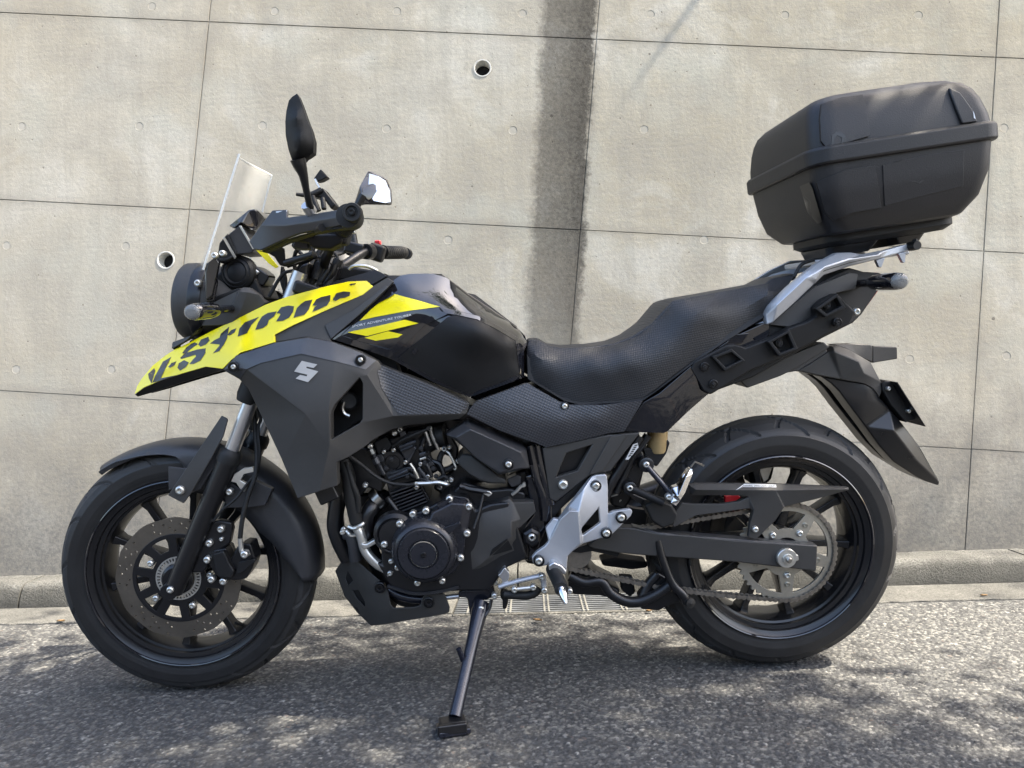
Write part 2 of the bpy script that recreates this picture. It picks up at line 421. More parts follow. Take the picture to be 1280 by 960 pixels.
def concrete():
    m, nt, b = newmat('wall_concrete'); co = objco(nt)
    sp = N(nt, 'ShaderNodeSeparateXYZ', {'Vector': co}); s_, z_ = sp.outputs[0], sp.outputs[2]
    big = noise(nt, co, 1.1, 5, .6, .4); mid = noise(nt, co, 5.5, 6, .65); fine = noise(nt, co, 75, 5, .7); vf = noise(nt, co, 320, 3, .6)
    st = N(nt, 'ShaderNodeMapping', {'Vector': co, 'Scale': (1.6, 1, 26)}); streak = noise(nt, st.outputs[0], 2.2, 5, .65)
    base = ramp(nt, big, [(.3, (.40,.345,.245)), (.5, (.51,.46,.36)), (.72, (.575,.54,.455))])
    base = mix(nt, math_(nt, 'MULTIPLY', ramp(nt, mid, [(.36, 1.), (.52, 0.)]), .42), base, (.36,.325,.265))
    base = mix(nt, math_(nt, 'MULTIPLY', ramp(nt, streak, [(.40, 1.), (.56, 0.)]), .13), base, (.34,.315,.27))
    blot = noise(nt, co, 2.6, 7, .68, .6)
    base = mix(nt, math_(nt, 'MULTIPLY', ramp(nt, blot, [(.36, 1.), (.54, 0.)]), .5), base, (.31,.28,.225))
    base = mix(nt, math_(nt, 'MULTIPLY', ramp(nt, blot, [(.52, 0.), (.68, 1.)]), .6), base, (.66,.64,.575))
    vs = N(nt, 'ShaderNodeMapping', {'Vector': co, 'Scale': (15, 1, .9)}); drip = noise(nt, vs.outputs[0], 1.3, 6, .7)
    base = mix(nt, math_(nt, 'MULTIPLY', ramp(nt, drip, [(.36, 1.), (.54, 0.)]), .3), base, (.30,.28,.235))
    tint = noise(nt, co, 3.7, 4, .6); base = mix(nt, math_(nt, 'MULTIPLY', ramp(nt, tint, [(.5, 0.), (.68, 1.)]), .35), base, (.47,.48,.42))
    base = mix(nt, math_(nt, 'MULTIPLY', ramp(nt, fine, [(.38, 1.), (.55, 0.)]), .28), base, (.36,.34,.3))
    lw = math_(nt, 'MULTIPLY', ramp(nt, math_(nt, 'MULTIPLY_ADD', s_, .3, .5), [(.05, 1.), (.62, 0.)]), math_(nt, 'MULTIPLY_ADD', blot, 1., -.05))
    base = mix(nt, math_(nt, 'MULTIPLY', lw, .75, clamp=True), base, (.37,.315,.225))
    # bug holes: small dark pits
    vo = N(nt, 'ShaderNodeTexVoronoi', {'Vector': co, 'Scale': 13.}); spr = N(nt, 'ShaderNodeSeparateColor', {'Color': vo.outputs['Color']})
    rr = math_(nt, 'MULTIPLY', math_(nt, 'POWER', spr.outputs[0], 7.), .085)
    pit = math_(nt, 'LESS_THAN', vo.outputs['Distance'], rr)
    base = mix(nt, math_(nt, 'MULTIPLY', pit, .75), base, (.09,.08,.065))
    # panel-to-panel tone and dirt along the joints (panel grid i, j from the affine fit)
    det = float(cs_[1]*cz_[2]-cs_[2]*cz_[1])
    ds, dz = math_(nt, 'SUBTRACT', s_, float(cs_[0])), math_(nt, 'SUBTRACT', z_, float(cz_[0]))
    gi = math_(nt, 'SUBTRACT', math_(nt, 'MULTIPLY', ds, float(cz_[2])/det), math_(nt, 'MULTIPLY', dz, float(cs_[2])/det))
    gj = math_(nt, 'SUBTRACT', math_(nt, 'MULTIPLY', dz, float(cs_[1])/det), math_(nt, 'MULTIPLY', ds, float(cz_[1])/det))
    cell = N(nt, 'ShaderNodeCombineXYZ', {0: math_(nt, 'FLOOR', gi), 1: math_(nt, 'FLOOR', gj)}).outputs[0]
    wn = N(nt, 'ShaderNodeTexWhiteNoise', {'Vector': cell}).outputs['Value']
    base = mix(nt, math_(nt, 'MULTIPLY', wn, .22), base, (.42,.385,.31))
    ei = math_(nt, 'MULTIPLY', math_(nt, 'SUBTRACT', .5, math_(nt, 'ABSOLUTE', math_(nt, 'SUBTRACT', math_(nt, 'FRACT', gi), .5))), abs(float(cs_[1])))
    ej = math_(nt, 'MULTIPLY', math_(nt, 'SUBTRACT', .5, math_(nt, 'ABSOLUTE', math_(nt, 'SUBTRACT', math_(nt, 'FRACT', gj), .5))), abs(float(cz_[2])))
    ed_ = math_(nt, 'ADD', math_(nt, 'MINIMUM', ei, ej), math_(nt, 'MULTIPLY', math_(nt, 'SUBTRACT', mid, .45), .05))
    base = mix(nt, math_(nt, 'MULTIPLY', ramp(nt, ed_, [(.0, 1.), (.012, .5), (.035, 0.)]), .42), base, (.26,.235,.19))
    vo2 = N(nt, 'ShaderNodeTexVoronoi', {'Vector': co, 'Scale': 46.}); sp2 = N(nt, 'ShaderNodeSeparateColor', {'Color': vo2.outputs['Color']})
    pit2 = math_(nt, 'LESS_THAN', vo2.outputs['Distance'], math_(nt, 'MULTIPLY', math_(nt, 'POWER', sp2.outputs[0], 9.), .16))
    base = mix(nt, math_(nt, 'MULTIPLY', pit2, .7), base, (.13,.115,.09))
    # splash dirt towards the foot of the wall
    zd = math_(nt, 'ADD', z_, math_(nt, 'MULTIPLY', math_(nt, 'SUBTRACT', mid, .5), .5))
    dirt = ramp(nt, zd, [(.05, 1.), (.22, .9), (.45, .5), (.72, 0.)])
    dirt = math_(nt, 'MULTIPLY', dirt, ramp(nt, fine, [(.3, 1.), (.68, .55)]))
    base = mix(nt, math_(nt, 'MULTIPLY', dirt, .9), base, (.14,.135,.122))
    # the dark seepage stain running down the wall
    (s0, z0), (s1, z1) = wallpx(712, 10), wallpx(690, 430)
    cen = math_(nt, 'ADD', s0, math_(nt, 'MULTIPLY', math_(nt, 'SUBTRACT', z_, z0), (s1-s0)/(z1-z0)))
    wob = math_(nt, 'MULTIPLY', math_(nt, 'SUBTRACT', math_(nt, 'ADD', math_(nt, 'MULTIPLY', noise(nt, co, 9, 5, .7), .55), math_(nt, 'MULTIPLY', noise(nt, co, 55, 4, .75), .45)), .5), .13)
    d = math_(nt, 'SUBTRACT', math_(nt, 'ADD', s_, wob), cen)
    hw = (wallpx(745, 60)[0]-wallpx(680, 60)[0])/2
    L_ = ramp(nt, math_(nt, 'MULTIPLY_ADD', d, 1/(4*hw), .5), [(.2, 0.), (.3, .75), (.5, .85), (.68, 1.), (.72, .95), (.78, 0.)])
    fade = ramp(nt, math_(nt, 'DIVIDE', z_, 1.6), [(.18, .12), (.42, .45), (.62, .75), (.85, 1.)])
    spk = ramp(nt, noise(nt, co, 95, 6, .8), [(.36, 1.), (.62, .78)])
    stn = math_(nt, 'MULTIPLY', math_(nt, 'MULTIPLY', L_, fade), spk)
    base = mix(nt, math_(nt, 'MULTIPLY', stn, 1.), base, (.05,.044,.036))
    nt.links.new(base, b.inputs['Base Color']); b.inputs['Roughness'].default_value = .88; b.inputs['Specular IOR Level'].default_value = .25
    h = math_(nt, 'ADD', math_(nt, 'MULTIPLY', fine, .5), math_(nt, 'MULTIPLY', vf, .25))
    h = math_(nt, 'SUBTRACT', math_(nt, 'ADD', h, math_(nt, 'MULTIPLY', streak, .18)), math_(nt, 'MULTIPLY', math_(nt, 'ADD', pit, pit2), 1.2))
    nt.links.new(bump(nt, h, .45, .004), b.inputs['Normal'])
    MATS['wall_concrete'] = m
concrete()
def rough_concrete(name, lo, hi, dirt, bs=.8, low_tint=None):
    m, nt, b = newmat(name); co = objco(nt)
    n1 = noise(nt, co, 6, 6, .65); n2 = noise(nt, co, 140, 4, .75); n3 = noise(nt, co, 420, 2, .6)
    c = ramp(nt, n1, [(.3, lo), (.7, hi)])
    c = mix(nt, math_(nt, 'MULTIPLY', ramp(nt, n2, [(.36, 1.), (.56, 0.)]), .75), c, dirt)
    c = mix(nt, math_(nt, 'MULTIPLY', ramp(nt, n3, [(.6, 0.), (.72, 1.)]), .35), c, (.55,.52,.46))
    if low_tint:
        zz = N(nt, 'ShaderNodeSeparateXYZ', {'Vector': co}).outputs[2]
        gz = math_(nt, 'ADD', zz, math_(nt, 'MULTIPLY', math_(nt, 'SUBTRACT', n1, .5), .05))
        c = mix(nt, math_(nt, 'MULTIPLY', ramp(nt, gz, [(.02, 1.), (.062, .9), (.08, .15), (.1, 0.)]), .72), c, low_tint)  # mixes in a darker tone towards the bottom
    nt.links.new(c, b.inputs['Base Color']); b.inputs['Roughness'].default_value = .9; b.inputs['Specular IOR Level'].default_value = .25
    nt.links.new(bump(nt, math_(nt, 'ADD', n2, math_(nt, 'MULTIPLY', n3, .5)), bs, .006), b.inputs['Normal'])
    MATS[name] = m
rough_concrete('kerb_concrete', (.12,.117,.105), (.26,.25,.225), (.06,.057,.05))
rough_concrete('kerb_stone', (.095,.095,.088), (.20,.198,.182), (.045,.044,.04), 1., (.045,.045,.04))
rough_concrete('gutter_concrete', (.085,.085,.079), (.165,.162,.148), (.045,.044,.04), .8)
rough_concrete('soil', (.06,.045,.03), (.11,.085,.055), (.03,.024,.016))
def asphalt():
    m, nt, b = newmat('asphalt'); co = objco(nt)
    v2 = N(nt, 'ShaderNodeTexVoronoi', {'Vector': co, 'Scale': 260.}); r2 = N(nt, 'ShaderNodeSeparateColor', {'Color': v2.outputs['Color']})
    v1 = N(nt, 'ShaderNodeTexVoronoi', {'Vector': co, 'Scale': 105.}); r1 = N(nt, 'ShaderNodeSeparateColor', {'Color': v1.outputs['Color']})
    at = N(nt, 'ShaderNodeAttribute', attribute_name='stone'); ap = N(nt, 'ShaderNodeAttribute', attribute_name='relief')
    idx = mix(nt, ap.outputs['Fac'], r1.outputs[0], at.outputs['Fac'])
    stone = ramp(nt, idx, [(.0, (.042,.043,.044)), (.3, (.078,.080,.080)), (.6, (.122,.122,.115)), (.82, (.165,.163,.15)), (.95, (.21,.205,.188)), (1., (.30,.295,.275))])
    grit = ramp(nt, r2.outputs[0], [(0., .55), (.7, 1.), (1., 1.5)])
    c = mix(nt, .6, stone, grit, 'MULTIPLY')
    c = mix(nt, math_(nt, 'MULTIPLY', math_(nt, 'GREATER_THAN', math_(nt, 'FRACT', math_(nt, 'MULTIPLY', idx, 37.)), .97), .3), c, (.22,.14,.10))
    big = noise(nt, co, 1.4, 5, .6); c = mix(nt, math_(nt, 'MULTIPLY', ramp(nt, big, [(.35, 1.), (.62, 0.)]), .3), c, (.06,.058,.056))
    nt.links.new(c, b.inputs['Base Color']); b.inputs['Roughness'].default_value = .8; b.inputs['Specular IOR Level'].default_value = .3
    fine = noise(nt, co, 900, 2, .6)
    h = math_(nt, 'ADD', math_(nt, 'MULTIPLY', math_(nt, 'SUBTRACT', .6, v2.outputs['Distance'], clamp=True), .6), math_(nt, 'MULTIPLY', fine, .3))
    h = math_(nt, 'ADD', h, math_(nt, 'MULTIPLY', math_(nt, 'SUBTRACT', 1., ap.outputs['Fac']), math_(nt, 'MULTIPLY', v1.outputs['Distance'], -1.5)))
    nt.links.new(bump(nt, h, .8, .003), b.inputs['Normal'])
    MATS['asphalt'] = m
asphalt()

# ground: one sheet to the horizon; near the motorcycle the aggregate is real relief
def road():
    s0, s1, t0, t1, g_ = -1.5, 2.9, -1.45, GUT_T, .0029
    ns, nt_ = int((s1-s0)/g_)+1, int((t1-t0)/g_)+1
    xs = np.linspace(s0, s1, ns); ys = np.linspace(t0, t1, nt_); gx, gy = xs[1]-xs[0], ys[1]-ys[0]
    rs = np.random.RandomState(4); Hh = rs.uniform(-.0006, .0004, (nt_, ns)); A = rs.uniform(.0, .22, (nt_, ns))
    cell = .0078
    for jy in range(int((t1-t0)/cell)):
        n = int((s1-s0)/cell)
        for jx in range(n):
            cx = (jx+rs.rand()*1.1)*cell; cy = (jy+rs.rand()*1.1)*cell
            k = rs.rand(); r = .0026+.0038*k*k; h = .0005+.0024*rs.rand(); a = rs.rand()**1.25
            i0, i1 = max(0, int((cx-r)/gx)), min(ns-1, int((cx+r)/gx)+1); j0, j1 = max(0, int((cy-r)/gy)), min(nt_-1, int((cy+r)/gy)+1)
            if i1 <= i0 or j1 <= j0: continue
            X_ = np.arange(i0, i1+1)*gx-cx; Y_ = np.arange(j0, j1+1)*gy-cy
            q = 1-(X_[None]**2*rs.uniform(.7, 1.2)+Y_[:, None]**2*rs.uniform(.7, 1.2))/(r*r)
            hh = np.where(q > 0, h*np.sqrt(np.maximum(q, 0))**.7, -1)
            sub_ = Hh[j0:j1+1, i0:i1+1]; m_ = hh > sub_
            sub_[m_] = hh[m_]; A[j0:j1+1, i0:i1+1][m_] = a
    Hh -= .0022
    fade = np.minimum(1, np.minimum.outer(np.minimum(ys-t0, t1-ys+.02), np.minimum(xs-s0, s1-xs))/.05); Hh *= np.clip(fade, 0, 1)
    GX, GY = np.meshgrid(xs, ys); co = np.stack([GX, GY, Hh], -1).reshape(-1, 3)
    B = 900.
    outer = np.array([[-B,-B,0],[s0,-B,0],[s1,-B,0],[B,-B,0],[-B,t0,0],[B,t0,0],[-B,t1,0],[B,t1,0]]); K = len(outer)
    ii = np.arange(nt_*ns).reshape(nt_, ns)+K
    F = np.stack([ii[:-1,:-1], ii[:-1,1:], ii[1:,1:], ii[1:,:-1]], -1).reshape(-1, 4)
    c00, c10, c01, c11 = ii[0,0], ii[0,-1], ii[-1,0], ii[-1,-1]
    FO = np.array([[0,1,c00,4],[1,2,c10,c00],[2,3,5,c10],[4,c00,c01,6],[c10,5,7,c11]])
    F = np.concatenate([FO, F]); V = np.concatenate([outer, co])
    me = bpy.data.meshes.new('road'); me.vertices.add(len(V)); me.vertices.foreach_set('co', V.ravel().astype(np.float32))
    me.loops.add(F.size); me.loops.foreach_set('vertex_index', F.ravel().astype(np.int32)); me.polygons.add(len(F))
    me.polygons.foreach_set('loop_start', np.arange(0, F.size, 4, dtype=np.int32))
    me.polygons.foreach_set('use_smooth', np.ones(len(F), dtype=bool))
    a1 = me.attributes.new('stone', 'FLOAT', 'POINT'); a1.data.foreach_set('value', np.concatenate([np.zeros(K), A.ravel()]).astype(np.float32))
    a2 = me.attributes.new('relief', 'FLOAT', 'POINT'); a2.data.foreach_set('value', np.concatenate([np.zeros(K), np.ones(A.size)]).astype(np.float32))
    me.update(calc_edges=True); me.validate()
    return link('road', me, 'asphalt')
g = road()
place(g); tag(g, kind='structure')
# gutter: precast channel slabs with a steel grating set in it
gr0, gr1 = groundpx(566, 766)[0], groundpx(840, 752)[0]
gut = mesh('gutter', [(-60,GUT_T,-.3),(60,GUT_T,-.3),(60,.004,-.3),(-60,.004,-.3),(-60,GUT_T,-.016),(60,GUT_T,-.016),(60,.004,-.016),(-60,.004,-.016)],
           [(0,1,2,3),(4,5,6,7),(0,1,5,4),(1,2,6,5),(2,3,7,6),(3,0,4,7)], 'soil', None, 0)
place(gut); tag(gut, kind='structure')
gtop = groundpx(566, 770)[1]
def slab(name, s0, s1, t0, t1, z0, z1, m, parent, bev=.006, seed=0, wob=0.):
    """slab with a slightly uneven near edge"""
    rn = random.Random(seed); n = max(2, int((s1-s0)/.025)); V = []; F = []
    for i in range(n+1):
        s = s0+(s1-s0)*i/n; e = t0+rn.uniform(-1, 1)*wob
        V += [(s, e, z0), (s, e, z1), (s, t1, z1), (s, t1, z0)]
    for i in range(n):
        a, b_ = 4*i, 4*i+4
        F += [(a, b_, b_+1, a+1), (a+1, b_+1, b_+2, a+2), (a+2, b_+2, b_+3, a+3), (a+3, b_+3, b_, a)]
    F += [(0, 1, 2, 3), tuple(4*n+k for k in (3, 2, 1, 0))]
    return mesh(name, V, F, m, parent, 35, bev)
edges_s = [-60., -12., -6.] + [gr0-2.0, gr0, gr1, gr1+2.0] + [9., 15., 60.]
for i, (a, b_) in enumerate(zip(edges_s, edges_s[1:])):
    if a == gr0:
        slab('gutter_slab', a+.002, b_-.002, GUT_T, gtop-.004, -.2, .004, 'gutter_concrete', gut, .004, i, .006)
        gp = mesh('drain_grating', [(a+.004,gtop,-.06),(b_-.004,gtop,-.06),(b_-.004,-.012,-.06),(a+.004,-.012,-.06),(a+.004,gtop,-.004),(b_-.004,gtop,-.004),(b_-.004,-.012,-.004),(a+.004,-.012,-.004)],
                  [(0,1,2,3),(4,5,6,7),(0,1,5,4),(1,2,6,5),(2,3,7,6),(3,0,4,7)], 'grate_steel', gut, 0)
        k = 9
        for j in range(k):
            t = gtop+(-.012-gtop)*(j+.5)/k
            hexa('grating_bar', ((a+b_)/2, t, .001), b_-a-.012, .0085, .012, 'grate_steel', gut, bevel=.001)
        q = a+.05
        while q < b_:
            for dq in (0, .014): hexa('cross_bar', (q+dq, (gtop-.012)/2, .004), .006, -.012-gtop, .010, 'zinc', gut, bevel=.001)
            q += .125
    else:
        slab('gutter_slab', a+.002, b_-.002, GUT_T, -.001, -.2, .004, 'gutter_concrete', gut, .004, i, .006)
# kerb stones: sloping front face, rounded nose
kb = mesh('kerb', [(-60,.03,-.2),(60,.03,-.2),(60,WALL_T+.04,-.2),(-60,WALL_T+.04,-.2),(-60,.03,KERB_H-.03),(60,.03,KERB_H-.03),(60,WALL_T+.04,KERB_H-.03),(-60,WALL_T+.04,KERB_H-.03)],
          [(0,1,2,3),(4,5,6,7),(0,1,5,4),(1,2,6,5),(2,3,7,6),(3,0,4,7)], 'kerb_concrete', None, 0)
place(kb); tag(kb, kind='structure')
kj = groundpx(1268, 690, KERB_H)[0]
prof = [(0,-.15),(0,.0),(.008,.03),(.016,.058),(.024,.072),(.036,.081),(.05,KERB_H),(WALL_T+.02,KERB_H+.004),(WALL_T+.02,-.15)]
for i in range(-14, 14):
    s0 = kj+i*1.8; s1 = s0+1.8; n = 60; V = []; F = []; K = len(prof); rn = random.Random(i)
    for j in range(n+1):
        s = s0+.003+(s1-s0-.006)*j/n
        for t, z in prof: V.append((s, t+rn.uniform(-.0025, .0025), z+(rn.uniform(-.002, .002) if z > 0 else 0)))
    for j in range(n):
        for k in range(K):
            F.append((j*K+k, (j+1)*K+k, (j+1)*K+(k+1) % K, j*K+(k+1) % K))
    F += [tuple(range(K)), tuple(n*K+k for k in reversed(range(K)))]
    mesh('kerb_stone', V, F, 'kerb_stone', kb, 50)

# the retaining wall: cast panels with recessed joints, form-tie plugs and weep pipes
def corner(i, j): return float(cs_ @ (1, i, j)), float(cz_ @ (1, i, j))
WH = 3.3
pipes = [wallpx(603, 85), wallpx(207, 325)]
pipes.append((pipes[0][0]+2*(pipes[0][0]-pipes[1][0]), pipes[0][1]+.1))
def circ(c, r, n=20): return [(c[0]+r*math.cos(2*math.pi*k/n), c[1]+r*math.sin(2*math.pi*k/n)) for k in range(n)]
_V, _T, _o = cdt([(-40, -.2), (40, -.2), (40, WH), (-40, WH)], (), (), [circ(q, .037, 24) for q in pipes])
_V, _F = solid([Vector((v.x, WALL_T+.0035, v.y)) for v in _V], _T, Vector((0, .34, 0)))
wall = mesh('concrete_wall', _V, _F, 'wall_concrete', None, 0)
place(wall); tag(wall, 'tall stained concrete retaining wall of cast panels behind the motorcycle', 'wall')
ties = [wallpx(*q) for q in ((190,8),(343,14),(496,14),(27,158),(174,158),(328,157),(483,161),(8,307),(157,308),(139,462),(653,17),(813,18),(981,19),(1148,19),
        (641,163),(805,162),(1137,449),(420,318),(560,300),(880,300),(1255,160),(1258,445),(930,455),(800,470),(330,470),(20,462))]
def clip_poly(poly, zmin, zmax):
    for sgn, lim in ((1, zmin), (-1, -zmax)):
        out = []
        for a, b in zip(poly, poly[1:]+poly[:1]):
            ia, ib = sgn*a[1] >= lim, sgn*b[1] >= lim
            if ia: out.append(a)
            if ia != ib:
                t = (lim-sgn*a[1])/(sgn*b[1]-sgn*a[1]); out.append((a[0]+(b[0]-a[0])*t, a[1]+(b[1]-a[1])*t))
        poly = out
        if not poly: return poly
    return poly
def circ(c, r, n=20): return [(c[0]+r*math.cos(2*math.pi*k/n), c[1]+r*math.sin(2*math.pi*k/n)) for k in range(n)]
GAP = .0013
for i in range(-16, 17):
    for j in range(-7, 6):
        c4 = [corner(i, j), corner(i, j+1), corner(i+1, j+1), corner(i+1, j)]
        mx = sum(q[0] for q in c4)/4; mz = sum(q[1] for q in c4)/4
        h1, h2 = Vector(c4[3])-Vector(c4[0]), Vector(c4[1])-Vector(c4[0])
        poly = []
        for q in c4:
            a = Vector((q[0]-mx, q[1]-mz)); 
            poly.append((q[0]-GAP*(1 if a.x > 0 else -1), q[1]-GAP*(1 if a.y > 0 else -1)))
        poly = clip_poly(poly, -.05, WH)
        if len(poly) < 3: continue
        near = abs(mx-.7) < 5
        hs = []; big = []
        if near:
            for q in pipes:
                if inpoly(q[0], q[1], poly): big.append(q)
            for q in ties:
                if inpoly(q[0], q[1], poly): hs.append(q)
        # every tie is a shallow cone pressed into the face; every weep pipe a real hole
        V, T, ov = cdt(poly, (), (), [circ(q, .0155, 14) for q in hs]+[circ(q, .0355, 28) for q in big])
        V3 = [Vector((v.x, WALL_T, v.y)) for v in V]
        V2, F2 = solid(V3, T, Vector((0, .05, 0)))
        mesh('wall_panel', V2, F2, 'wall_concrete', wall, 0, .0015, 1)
for q in ties:
    lathe('tie_plug', (q[0], WALL_T, q[1]), (0, 1, 0), [(0, .0003), (.012, .0003), (.0145, .0003), (.0152, .0001), (.0152, .01)], 'mortar', wall, 18)
for q in pipes:
    p = lathe('weep_pipe', (q[0], WALL_T, q[1]), (0, 1, 0), [(.0295, .34), (.0295, .0), (.030, -.001), (.0345, -.001), (.035, .0), (.035, .34)], 'pvc', wall, 32, close=True)
    lathe('pipe_shade_plug', (q[0], WALL_T, q[1]), (0, 1, 0), [(0, .045), (.0294, .045), (.0294, .3), (0, .3)], 'hole_dark', p, 20)  # black plug set in as the dark shade inside the pipe
hexa('coping', (0, WALL_T+.165, WH+.05), 80, .43, .1, 'kerb_concrete', wall, bevel=.01)
ter = mesh('hillside', [(-900,WALL_T+.3,WH-.05),(900,WALL_T+.3,WH-.05),(900,900,WH+25),(-900,900,WH+25)], [(0,1,2,3)], 'soil', None, 0)
place(ter); tag(ter, kind='structure')

# added unseen wall across the lane, behind the photographer, to cut low sky light
gw = mesh('added_lane_wall', [(-30,-8.2,-.1),(30,-8.2,-.1),(30,-8,-.1),(-30,-8,-.1),(-30,-8.2,1.7),(30,-8.2,1.7),(30,-8,1.7),(-30,-8,1.7)],
          [(0,1,2,3),(4,5,6,7),(0,1,5,4),(1,2,6,5),(2,3,7,6),(3,0,4,7)], 'kerb_concrete', None, 0)
place(gw); tag(gw, 'unseen grey wall with piers, added across the lane to block low sky light', 'wall')
hexa('coping', (0, -8.1, 1.74), 60, .3, .08, 'gutter_concrete', gw, bevel=.01)
for k in range(-9, 10): hexa('pier', (k*3., -7.96, .83), .4, .16, 1.7, 'kerb_concrete', gw, bevel=.01)

# a few dry leaves lying along the gutter
rn = random.Random(11)
for (u, v), where in (((76, 777), 'ahead of the front tyre'), ((672, 776), 'just behind the side stand'), ((812, 764), 'under the centre stand'), ((1230, 745), 'past the rear tyre')):
    q = RF.inverted() @ ground(u, v, .006); L_ = rn.uniform(.02, .03); V = []
    for i, (x, wd) in enumerate(((-.5, 0), (-.2, .22), (.15, .26), (.5, .02))):
        for sd in (-1, 0, 1): V.append((x*L_, sd*wd*L_, (.004 if sd else 0)+.004*x*x))
    F = [(i*3+j, i*3+j+1, i*3+j+4, i*3+j+3) for i in range(3) for j in range(2)]
    o = mesh('dry_leaf', V, F, 'dry_leaf', None, 60); sm = o.modifiers.new('solid', 'SOLIDIFY'); sm.thickness = .0008
    o.matrix_world = RF @ Matrix.Translation((q.x, q.y, .0065)) @ Matrix.Rotation(rn.uniform(0, 6), 4, 'Z')
    tag(o, 'small dry brown leaf by the gutter edge '+where, 'leaf', 'dry leaves along the gutter')
# ------------------------------------------------------------------ trees on the bank above the wall (they throw the dappled shade)
def leaf_mat():
    m, nt, b = newmat('leaves'); co = objco(nt)
    n1 = noise(nt, co, 2.2, 3, .6); r = N(nt, 'ShaderNodeObjectInfo')
    nt.links.new(ramp(nt, n1, [(.3, (.035,.065,.016)), (.55, (.06,.105,.025)), (.75, (.10,.14,.035))]), b.inputs['Base Color'])
    b.inputs['Roughness'].default_value = .5
    tr = N(nt, 'ShaderNodeBsdfTranslucent', {'Color': (.10,.17,.03,1)}); ms = N(nt, 'ShaderNodeMixShader', {0: .35, 1: b.outputs[0], 2: tr.outputs[0]})
    nt.links.new(ms.outputs[0], nt.nodes['Material Output'].inputs[0]); MATS['leaves'] = m
    m, nt, b = newmat('bark'); co = objco(nt); mp = N(nt, 'ShaderNodeMapping', {'Vector': co, 'Scale': (9, 9, 2)})
    n2 = noise(nt, mp.outputs[0], 3, 6, .7)
    nt.links.new(ramp(nt, n2, [(.3, (.05,.04,.03)), (.7, (.16,.13,.10))]), b.inputs['Base Color']); b.inputs['Roughness'].default_value = .9
    nt.links.new(bump(nt, n2, 1, .02), b.inputs['Normal']); MATS['bark'] = m
leaf_mat()
def tree(base, crown, radii, nclump, nleaf, label, seed, lsize=.075, group='trees on the bank above the wall'):
    rn = random.Random(seed); root = empty('shade_tree', RF @ Vector(base), (0, 0, ROAD_ROT))
    tag(root, label, 'tree', group)
    B = Vector(base); C = Vector(crown)-B
    tr = tube('trunk', [(0,0,-.2), C*.25+Vector((0,.1,.1)), C*.55, C*.85], [.15,.12,.085,.05], 'bark', root, 12, 5)
    clumps = []
    for k in range(nclump):
        while True:
            q = Vector((rn.uniform(-1,1), rn.uniform(-1,1), rn.uniform(-1,1)))
            if .25 < q.length < 1: break
        p = C+Vector((q.x*radii[0], q.y*radii[1], q.z*radii[2])); clumps.append((p, rn.uniform(.22,.5)))
        if k % 3 == 0:
            s = C*rn.uniform(.45,.85); tube('limb', [s, s.lerp(p,.5)+Vector((0,0,.12)), p], [.032,.018,.006], 'bark', tr, 6, 3)
    V = []; F = []
    for k in range(nleaf):
        p, r = clumps[rn.randrange(nclump)]
        d = Vector((rn.gauss(0,1), rn.gauss(0,1), rn.gauss(0,.7)))*r*.62; c = p+d
        a = Vector((rn.uniform(-1,1), rn.uniform(-1,1), rn.uniform(-.5,.3))).normalized(); n_ = Vector((rn.gauss(0,.5), rn.gauss(0,.5), 1)).normalized(); b = a.cross(n_).normalized()
        L = lsize*rn.uniform(.7,1.3); W_ = L*.36; i = len(V)
        V += [c-a*L*.5, c+b*W_*.8-a*L*.1-n_*.006, c+b*W_*.5+a*L*.25, c+a*L*.6, c-b*W_*.5+a*L*.25, c-b*W_*.8-a*L*.1-n_*.006]
        F += [(i,i+1,i+2,i+3), (i,i+3,i+4,i+5)]
    me = bpy.data.meshes.new('crown'); me.from_pydata(V, [], F); me.update(); link('crown', me, 'leaves', root)
    return root
tree((4.6,-4.6,0.), (3.2,-1.8,4.2), (2.05,1.15,.55), 84, 10000, 'leafy street tree across the road with its crown over the parked motorcycle', 3, group='street trees')
tree((9.5,1.6,3.6), (9.2,.9,6.9), (2.2,2.0,1.6), 70, 7000, 'rounder leafy tree farther along the bank above the wall', 5, .085)
tree((-6.5,1.6,3.6), (-6.4,1.2,6.3), (2.2,1.8,1.5), 70, 6000, 'leafy tree on the bank beyond the front wheel end of the wall', 6, .085)
# ================================================================== the motorcycle
BIKE = empty('motorcycle', (0, 0, .0015), (LEAN, 0, 0))
tag(BIKE, 'black adventure motorcycle with yellow side cowl leaning on its side stand', 'motorcycle')
FC = Vector((0, 0, .302)); RC = Vector((1.425, 0, .314))
Y = Vector((0, 1, 0))

